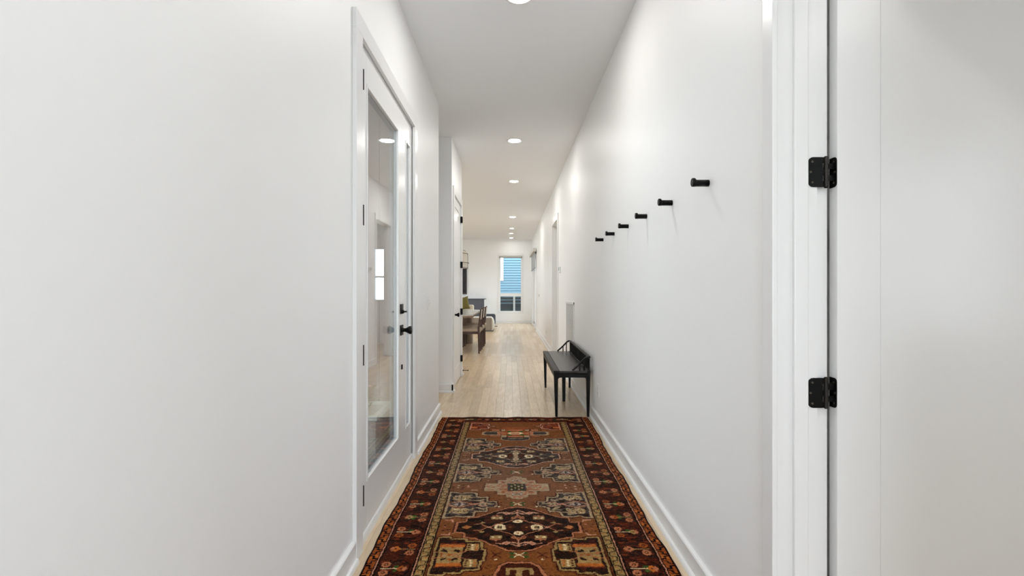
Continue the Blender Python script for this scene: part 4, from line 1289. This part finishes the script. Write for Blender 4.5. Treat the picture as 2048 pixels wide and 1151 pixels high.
def panel(v0, tone, s):
    """Stepped side panel with its straight edge on the inner guard. tone 0 grey blue, 1 gold, 2 red."""
    def U(x): return s * x
    e = 0.402
    if tone == 1:
        half = [(e - 0.012, 0.150), (0.335, 0.153), (0.325, 0.136), (0.255, 0.138), (0.250, 0.118), (0.178, 0.112), (0.174, 0.048), (0.158, 0.044), (0.158, 0.0)]
    elif tone == 2:
        half = [(e - 0.012, 0.100), (0.300, 0.098), (0.295, 0.075), (0.230, 0.070), (0.225, 0.02), (0.180, 0.0)]
    else:
        half = [(e - 0.005, 0.158), (0.355, 0.150), (0.335, 0.135), (0.300, 0.150), (0.240, 0.142), (0.236, 0.092), (0.200, 0.084), (0.174, 0.090), (0.170, 0.034), (0.122, 0.030), (0.116, 0.0)]
    ring = [(U(a), v0 + b) for a, b in half] + [(U(a), v0 - b) for a, b in reversed(half[:-1])]
    out = 'sand' if tone == 0 else ('tan' if tone == 1 else 'pink')
    line(ring, 0.026, 'bord', True)
    poly(ring, 'blue' if tone == 0 else ('dark' if tone == 1 else 'red'))
    line(ring, 0.0115, out, True)
    inner = [(U(a * 0.985 + 0.012 * (1 if a < 0.3 else -1)), v0 + b * 0.90) for a, b in half] + [(U(a * 0.985 + 0.012 * (1 if a < 0.3 else -1)), v0 - b * 0.90) for a, b in reversed(half[:-1])]
    line(inner, 0.004, 'dark', True)
    w = win(min(p[0] for p in ring), max(p[0] for p in ring), v0 - 0.16, v0 + 0.16)
    m = polymask(inner, w)
    n1 = fnoise(0.022, 0.014, 40 + int(v0 * 10) + (s > 0))[w]
    IMG[w][m & (n1 > 0.66)] = C_['bord'] if tone else C_['dark']
    if tone == 0: IMG[w][m & (n1 < 0.30)] = C_['sand'] * 0.75
    if tone == 0:
        for t in (-1, 1):
            mottle(*sorted((U(0.378), U(0.262))), v0 + t * 0.080 - 0.034, v0 + t * 0.080 + 0.034, ('sand', 'tan', 'dark', 'cream'), 90 + int(v0 * 7) + t)
            for kx in range(4):
                ell(U(0.285 + kx * 0.027), v0 + t * 0.080, 0.006, 0.014, 'tan'); ell(U(0.298 + kx * 0.026), v0 + t * (0.080 + 0.010 * (kx % 2)), 0.004, 0.006, 'dark')
            line([(U(0.392), v0 + t * 0.006), (U(0.330), v0 + t * 0.034), (U(0.270), v0 + t * 0.006), (U(0.230), v0 + t * 0.006), (U(0.195), v0 + t * 0.030), (U(0.172), v0 + t * 0.016)], 0.0065, 'pink')
            line([(U(0.392), v0 + t * 0.022), (U(0.330), v0 + t * 0.048), (U(0.262), v0 + t * 0.018)], 0.005, 'rust')
            poly([(U(0.240), v0 + t * 0.040), (U(0.200), v0 + t * 0.064), (U(0.185), v0 + t * 0.060), (U(0.215), v0 + t * 0.036)], 'sand')
        diamond(U(0.330), v0, 0.036, 0.022, 'lilac'); diamond(U(0.330), v0, 0.012, 0.026, 'blue')
        rect(*sorted((U(0.215), U(0.178))), v0 - 0.016, v0 + 0.016, 'sand'); ell(U(0.196), v0, 0.008, 0.006, 'blue')
        diamond(U(0.250), v0, 0.016, 0.010, 'rose')
    elif tone == 1:
        rect(*sorted((U(0.372), U(0.262))), v0 - 0.072, v0 + 0.072, 'tan'); mottle(*sorted((U(0.372), U(0.262))), v0 - 0.072, v0 + 0.072, ('tan', 'tan', 'rust', 'sand'), 77)
        for t in (-1, 1):
            rect(*sorted((U(0.372), U(0.258))), v0 + t * 0.076 - 0.012, v0 + t * 0.076 + 0.012, 'orange')
            line([(U(0.372), v0 + t * 0.094), (U(0.262), v0 + t * 0.094)], 0.005, 'red')
            rect(*sorted((U(0.250), U(0.186))), v0 + t * 0.064 - 0.030, v0 + t * 0.064 + 0.030, 'tan')
            for q in range(9):
                ell(U(0.198 + (q % 3) * 0.020), v0 + t * (0.046 + (q // 3) * 0.018), 0.007, 0.006, ('orange', 'bord', 'cream')[(q * 2) % 3])
            for kx in (0.345, 0.290):
                w2 = 0.016
                poly([(U(kx - w2), v0 + t * 0.018), (U(kx + w2), v0 + t * 0.030), (U(kx + w2 * 0.6), v0 + t * 0.048), (U(kx - w2 * 0.9), v0 + t * 0.036)], 'dark')
        line([(U(0.392), v0 - 0.03), (U(0.318), v0), (U(0.240), v0 + 0.03)], 0.005, 'rose')
        line([(U(0.392), v0 + 0.03), (U(0.318), v0), (U(0.240), v0 - 0.03)], 0.005, 'rose')
        diamond(U(0.318), v0, 0.012, 0.010, 'rust')
    else:
        rect(*sorted((U(0.385), U(0.330))), v0 - 0.060, v0 - 0.01, 'orange')
        for q in range(5):
            ell(U(0.245 + q * 0.026), v0 + 0.045, 0.008, 0.007, 'dark'); ell(U(0.245 + q * 0.026), v0 + 0.045, 0.003, 0.003, 'pink')
            ell(U(0.250 + q * 0.024), v0 - 0.01, 0.007, 0.006, 'bord')
        line([(U(0.330), v0 + 0.015), (U(0.240), v0 + 0.015), (U(0.240), v0 - 0.04)], 0.007, 'pink')

def cross(v0, kind):
    """Small stepped centre cross with combs (kind 0), or the large red one at the end (kind 1)."""
    if kind == 0:
        half = [(0.190, 0.048), (0.115, 0.048), (0.112, 0.098), (0.062, 0.100), (0.058, 0.135), (0.030, 0.138), (0.026, 0.155), (0.0, 0.158)]
        ring = [(u, v0 + v) for u, v in half] + [(-u, v0 + v) for u, v in reversed(half[:-1])]
        ring += [(-u, v0 - v) for u, v in half] + [(u, v0 - v) for u, v in reversed(half[:-1])]
        for s in (-1, 1):
            for k in range(6):
                line([(s * 0.186, v0 - 0.040 + k * 0.016), (s * 0.208, v0 - 0.040 + k * 0.016)], 0.006, 'dark')
                for t in (-1, 1):
                    if k < 3: line([(s * 0.110, v0 + t * (0.060 + k * 0.016)), (s * 0.132, v0 + t * (0.060 + k * 0.016))], 0.006, 'dark')
        poly(ring, 'sand')
        w = win(-0.2, 0.2, v0 - 0.16, v0 + 0.16)
        m = polymask(ring, w)
        n1 = fnoise(0.016, 0.012, 60)[w]
        IMG[w][m & (n1 > 0.55)] = C_['rose'] * 0.95
        line(ring, 0.011, 'sand', True)
        for s in (-1, 1):
            for k in range(4): line([(s * 0.062, v0 - 0.03 + k * 0.02), (s * 0.105, v0 - 0.03 + k * 0.02)], 0.006, 'rust')
            star4(s * 0.145, v0, 0.026, 0.026, 'sand', 0.6); ell(s * 0.145, v0, 0.008, 0.008, 'rust')
            ell(s * 0.085, v0 + 0.07, 0.012, 0.010, 'rust'); ell(s * 0.085, v0 - 0.07, 0.012, 0.010, 'rust')
        rect(-0.056, 0.056, v0 - 0.052, v0 + 0.052, 'blue')
        rect(-0.044, 0.044, v0 - 0.046, v0 + 0.046, 'dark')
        for a in range(4):
            for b in range(4):
                ell(-0.033 + a * 0.022, v0 - 0.033 + b * 0.022, 0.0085, 0.0085, 'green' if (a + b) % 2 else 'sand')
        for t in (-1, 1):
            poly([(-0.028, v0 + t * 0.075), (0.028, v0 + t * 0.115), (0.028, v0 + t * 0.075), (-0.028, v0 + t * 0.115)], 'lilac')
            line([(-0.030, v0 + t * 0.075), (0.030, v0 + t * 0.115)], 0.004, 'bord'); line([(0.030, v0 + t * 0.075), (-0.030, v0 + t * 0.115)], 0.004, 'bord')
    else:
        rect(-0.115, 0.115, v0 - 0.12, v0 + 0.17, 'rust')
        for s in (-1, 1):
            poly([(s * 0.12, v0 - 0.05), (s * 0.26, v0 - 0.05), (s * 0.282, v0 - 0.03), (s * 0.282, v0 + 0.03), (s * 0.26, v0 + 0.05), (s * 0.12, v0 + 0.05)], 'sand')
            poly([(s * 0.12, v0 - 0.035), (s * 0.25, v0 - 0.035), (s * 0.265, v0), (s * 0.25, v0 + 0.035), (s * 0.12, v0 + 0.035)], 'blue')
            rect(*sorted((s * 0.115, s * 0.150)), v0 - 0.04, v0 + 0.04, 'rose')
            for (a, b, c, d, cc) in ((0.13, 0.20, 0.065, 0.115, 'rose'), (0.08, 0.12, 0.06, 0.11, 'sand'), (0.22, 0.27, 0.06, 0.1, 'rust'), (0.12, 0.21, -0.09, -0.06, 'rose'), (0.07, 0.12, -0.11, -0.05, 'sand')):
                rect(*sorted((s * a, s * b)), v0 + c, v0 + d, cc)
                line([(s * a, v0 + c), (s * b, v0 + c), (s * b, v0 + d), (s * a, v0 + d)], 0.006, 'bord', True)
            poly([(s * 0.055, v0), (s * 0.115, v0 - 0.03), (s * 0.115, v0 + 0.03)], 'rose')
            for t in (-1, 1): ell(s * 0.052, v0 + t * 0.045, 0.020, 0.018, 'green')
        line([(-0.12, v0 - 0.05), (-0.12, v0 + 0.05)], 0.007, 'bord'); line([(0.12, v0 - 0.05), (0.12, v0 + 0.05)], 0.007, 'bord')
        poly([(-0.065, v0), (-0.045, v0 - 0.028), (0.045, v0 - 0.028), (0.065, v0), (0.045, v0 + 0.028), (-0.045, v0 + 0.028)], 'cream')
        poly([(-0.040, v0), (-0.030, v0 - 0.012), (0.030, v0 - 0.012), (0.040, v0), (0.030, v0 + 0.012), (-0.030, v0 + 0.012)], 'rust')
        for t in (-1, 1):
            rect(-0.06, 0.06, v0 + t * 0.085 - 0.016, v0 + t * 0.085 + 0.016, 'rose')
        poly([(-0.115, v0 - 0.11), (0.115, v0 - 0.11), (0.11, v0 - 0.16), (0.05, v0 - 0.19), (-0.05, v0 - 0.19), (-0.11, v0 - 0.16)], 'blue')
        line([(-0.115, v0 - 0.11), (-0.11, v0 - 0.165), (-0.05, v0 - 0.195), (0.05, v0 - 0.195), (0.11, v0 - 0.165), (0.115, v0 - 0.11)], 0.009, 'sand')
        line([(-0.06, v0 - 0.14), (0.06, v0 - 0.14)], 0.010, 'sand')

for s in (-1, 1):
    panel(1.62, 1, s)
    panel(2.135, 1, s)
    panel(2.640, 0, s)
    panel(3.100, 0, s)
    panel(3.655, 0, s)
    panel(4.145, 2, s)
    panel(1.10, 0, s)
medallion(2.385, 0)
medallion(3.400, 1)
medallion(1.36, 0)
cross(2.868, 0)
cross(3.945, 1)
# near cross: red brown octagon with a gold bar
v0 = 1.885
oc = [(-0.11, v0 + 0.09), (-0.085, v0 + 0.165), (-0.05, v0 + 0.190), (0.05, v0 + 0.190), (0.085, v0 + 0.165), (0.11, v0 + 0.09), (0.2, v0 + 0.08), (0.2, v0 - 0.08), (0.11, v0 - 0.09), (0.085, v0 - 0.165), (-0.085, v0 - 0.165), (-0.11, v0 - 0.09), (-0.2, v0 - 0.08), (-0.2, v0 + 0.08)]
poly(oc, 'bord'); line(oc, 0.020, 'black', True); line(oc, 0.013, 'rose', True)
rect(-0.055, 0.055, v0 + 0.135, v0 + 0.150, 'tan'); rect(-0.012, 0.012, v0 + 0.03, v0 + 0.150, 'tan'); rect(-0.06, -0.045, v0 + 0.10, v0 + 0.150, 'tan'); rect(0.045, 0.06, v0 + 0.10, v0 + 0.150, 'tan')
for s in (-1, 1): rect(*sorted((s * 0.12, s * 0.18)), v0 + 0.0, v0 + 0.06, 'orange')
for vx in (2.135, 2.645, 3.105):
    xmotif(0.0, vx, 0.026)
    for s in (-1, 1):
        line([(s * 0.085, vx - 0.02), (s * 0.125, vx + 0.02)], 0.006, 'bord'); line([(s * 0.125, vx - 0.02), (s * 0.085, vx + 0.02)], 0.006, 'bord')
        ell(s * 0.105, vx - 0.035, 0.006, 0.005, 'cream')
# small hooked brackets beside the medallion tips
for vc0 in (2.385, 3.400):
    for s in (-1, 1):
        for t in (-1, 1):
            line([(s * 0.385, v0_ := vc0 + t * 0.072), (s * 0.345, vc0 + t * 0.075), (s * 0.340, vc0 + t * 0.055)], 0.0075, 'pink')
        for k in range(7):
            cu, cv = s * (0.345 + 0.045 * rng.random()), vc0 + rng.uniform(-0.04, 0.04)
            ell(cu, cv, 0.006, 0.005, ('bord', 'dark', 'rose')[k % 3])
        for k in range(4):
            diamond(s * (0.30 + 0.03 * k), 2.868 + rng.uniform(-.03, .03), 0.010, 0.008, ('pink', 'bord', 'sand', 'bord')[k])
        line([(s * 0.24, 2.868 - 0.045), (s * 0.275, 2.868 - 0.045)], 0.006, 'cream')
# far end border
rect(-0.47, 0.47, FEND, FEND + 0.012, 'red')
rect(-0.625, 0.625, FEND + 0.012, FEND + 0.018, 'black')
for k in range(16):
    cu = -0.55 + k * 0.0733
    rosette(cu, FEND + 0.085, 0.022, ('rust', 'rose', 'tan')[k % 3], 'bord')
    if k % 4 == 1: star4(cu + 0.036, FEND + 0.09, 0.03, 0.024, 'sand', 0.5)
    if k % 5 == 2: ell(cu + 0.036, FEND + 0.07, 0.015, 0.012, 'green')
for k in range(60):
    cu, cv = rng.uniform(-0.6, 0.6), rng.uniform(FEND + 0.03, V1 - 0.01)
    line([(cu, cv), (cu + rng.uniform(.01, .05), cv + rng.uniform(-.006, .006))], 0.006, ('dark', 'bordd', 'red', 'rust')[k % 4])
rect(-0.64, 0.64, V1 - 0.012, V1, 'bordd')

# --- wear and painted glare: knots differ, the middle stretch is greyed like sheen
knot = 1 + 0.30 * (rng.random((nv, nu)) - 0.5) * 2
streak = 1 + 0.10 * (fnoise(0.25, 0.02, 70) - 0.5) * 2
# hand weaving: rows and columns wander by a knot or two
ii, jj = np.indices((nv, nu))
calm = np.where(np.abs(UG) < 0.40, 1.0, 0.45)
ji = np.round((fnoise(0.02, 0.012, 80) - 0.5) * 3 * calm + (rng.random((nv, nu)) - 0.5) * 1.3).astype(int)
jj2 = np.round((fnoise(0.012, 0.02, 81) - 0.5) * 3 * calm + (rng.random((nv, nu)) - 0.5) * 1.3).astype(int)
inner = np.abs(UG) < 0.675
IMG = IMG[np.clip(ii + ji * inner, 0, nv - 1), np.clip(jj + jj2 * inner, 0, nu - 1)]
IMG *= (knot * streak)[..., None]
moth = fnoise(0.010, 0.007, 82)
IMG *= (0.72 + 0.5 * moth)[..., None]
sp = rng.random((nv, nu)) < 0.018
IMG[sp] = IMG[sp] * 0.4 + C_['rose'] * 0.5
glare = np.exp(-((VG - 3.25) / 0.75) ** 2) * (0.75 + 0.7 * (fnoise(0.3, 0.3, 71) - 0.5)) * 0.42 * np.where(np.abs(UG) < 0.47, 1, 0.5)
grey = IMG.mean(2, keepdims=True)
IMG = IMG * (1 - glare[..., None]) + (grey * 0.9 + 0.042) * np.array((1.14, 0.97, 0.84)) * glare[..., None]
IMG = np.clip(IMG * np.array((1.12, 1.10, 1.05)), 0.002, 0.95)

# --- geometry: pile height, rippled selvedges
edge_w = np.clip((np.abs(UG) - 0.45) / (U1 - 0.45), 0, 1) ** 2
wl = 0.005 * np.sin(VG * 7.0 + 0.4) + 0.0022 * np.sin(VG * 17.0 + 1.3) + 0.0013 * np.sin(VG * 41.0)
wr = 0.005 * np.sin(VG * 6.2 + 2.0) + 0.0028 * np.sin(VG * 15.0 + 0.6) + 0.0016 * np.sin(VG * 37.0 + 2)
drift = np.interp(VG, [V0, 1.99, 2.6, 3.2, 3.9, V1], [0.0, 0.0, 0.004, 0.002, 0.010, 0.014])
XG = RUG_C + UG + edge_w * np.where(UG < 0, wl, wr) + drift * np.clip((UG + 0.2) / 0.9, 0, 1)
vw = np.clip((VG - 4.1) / (V1 - 4.1), 0, 1) ** 2
YG = VG + vw * (0.008 * np.sin(UG * 14 + 0.5) + 0.006 * np.sin(UG * 31 + 1))
ZG = 0.0085 + 0.0012 * (rng.random((nv, nu)) - 0.5) + 0.0012 * np.sin(VG * 9) * edge_w
nvx = nv * nu
co = np.stack([XG.ravel() - RUG_C, YG.ravel() - 2.7, ZG.ravel()], 1)
idx = np.arange(nvx).reshape(nv, nu)
quads = np.stack([idx[:-1, :-1].ravel(), idx[:-1, 1:].ravel(), idx[1:, 1:].ravel(), idx[1:, :-1].ravel()], 1)
# skirt down to the floor
border = np.concatenate([idx[0, :], idx[1:, -1], idx[-1, -2::-1], idx[-2:0:-1, 0]])
nb_ = len(border)
low = co[border].copy(); low[:, 2] = 0.0006
co = np.concatenate([co, low])
lo_i = nvx + np.arange(nb_)
nx_ = np.roll(np.arange(nb_), -1)
sk = np.stack([border[nx_], border, lo_i, lo_i[nx_]], 1)
quads = np.concatenate([quads, sk])
me = bpy.data.meshes.new('runner_rug')
me.vertices.add(len(co)); me.vertices.foreach_set('co', co.ravel().astype(np.float32))
me.loops.add(len(quads) * 4); me.loops.foreach_set('vertex_index', quads.ravel().astype(np.int32))
me.polygons.add(len(quads)); me.polygons.foreach_set('loop_start', (np.arange(len(quads)) * 4).astype(np.int32))
me.update(calc_edges=True)
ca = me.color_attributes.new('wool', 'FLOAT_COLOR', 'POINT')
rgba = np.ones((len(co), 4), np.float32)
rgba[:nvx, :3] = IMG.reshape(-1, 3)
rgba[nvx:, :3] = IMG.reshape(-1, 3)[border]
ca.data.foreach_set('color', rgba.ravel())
rm = bpy.data.materials.new('hand_knotted_wool')
rm.use_nodes = True
nt = rm.node_tree
b = nt.nodes['Principled BSDF']
at = nt.nodes.new('ShaderNodeVertexColor'); at.layer_name = 'wool'
nt.links.new(at.outputs['Color'], b.inputs['Base Color'])
b.inputs['Roughness'].default_value = 0.9
b.inputs['Specular IOR Level'].default_value = 0.0
b.inputs['Sheen Weight'].default_value = 0.02
b.inputs['Sheen Roughness'].default_value = 0.5
me.materials.append(rm)
rug = bpy.data.objects.new('runner_rug', me)
COL.objects.link(rug)
rug.location = (RUG_C, 2.7, 0)
tag(rug, 'red brown patterned wool runner rug on the hall floor', 'rug')

for o in bpy.data.objects:
    if '_wloc' in o: del o['_wloc']
bpy.context.view_layer.update()
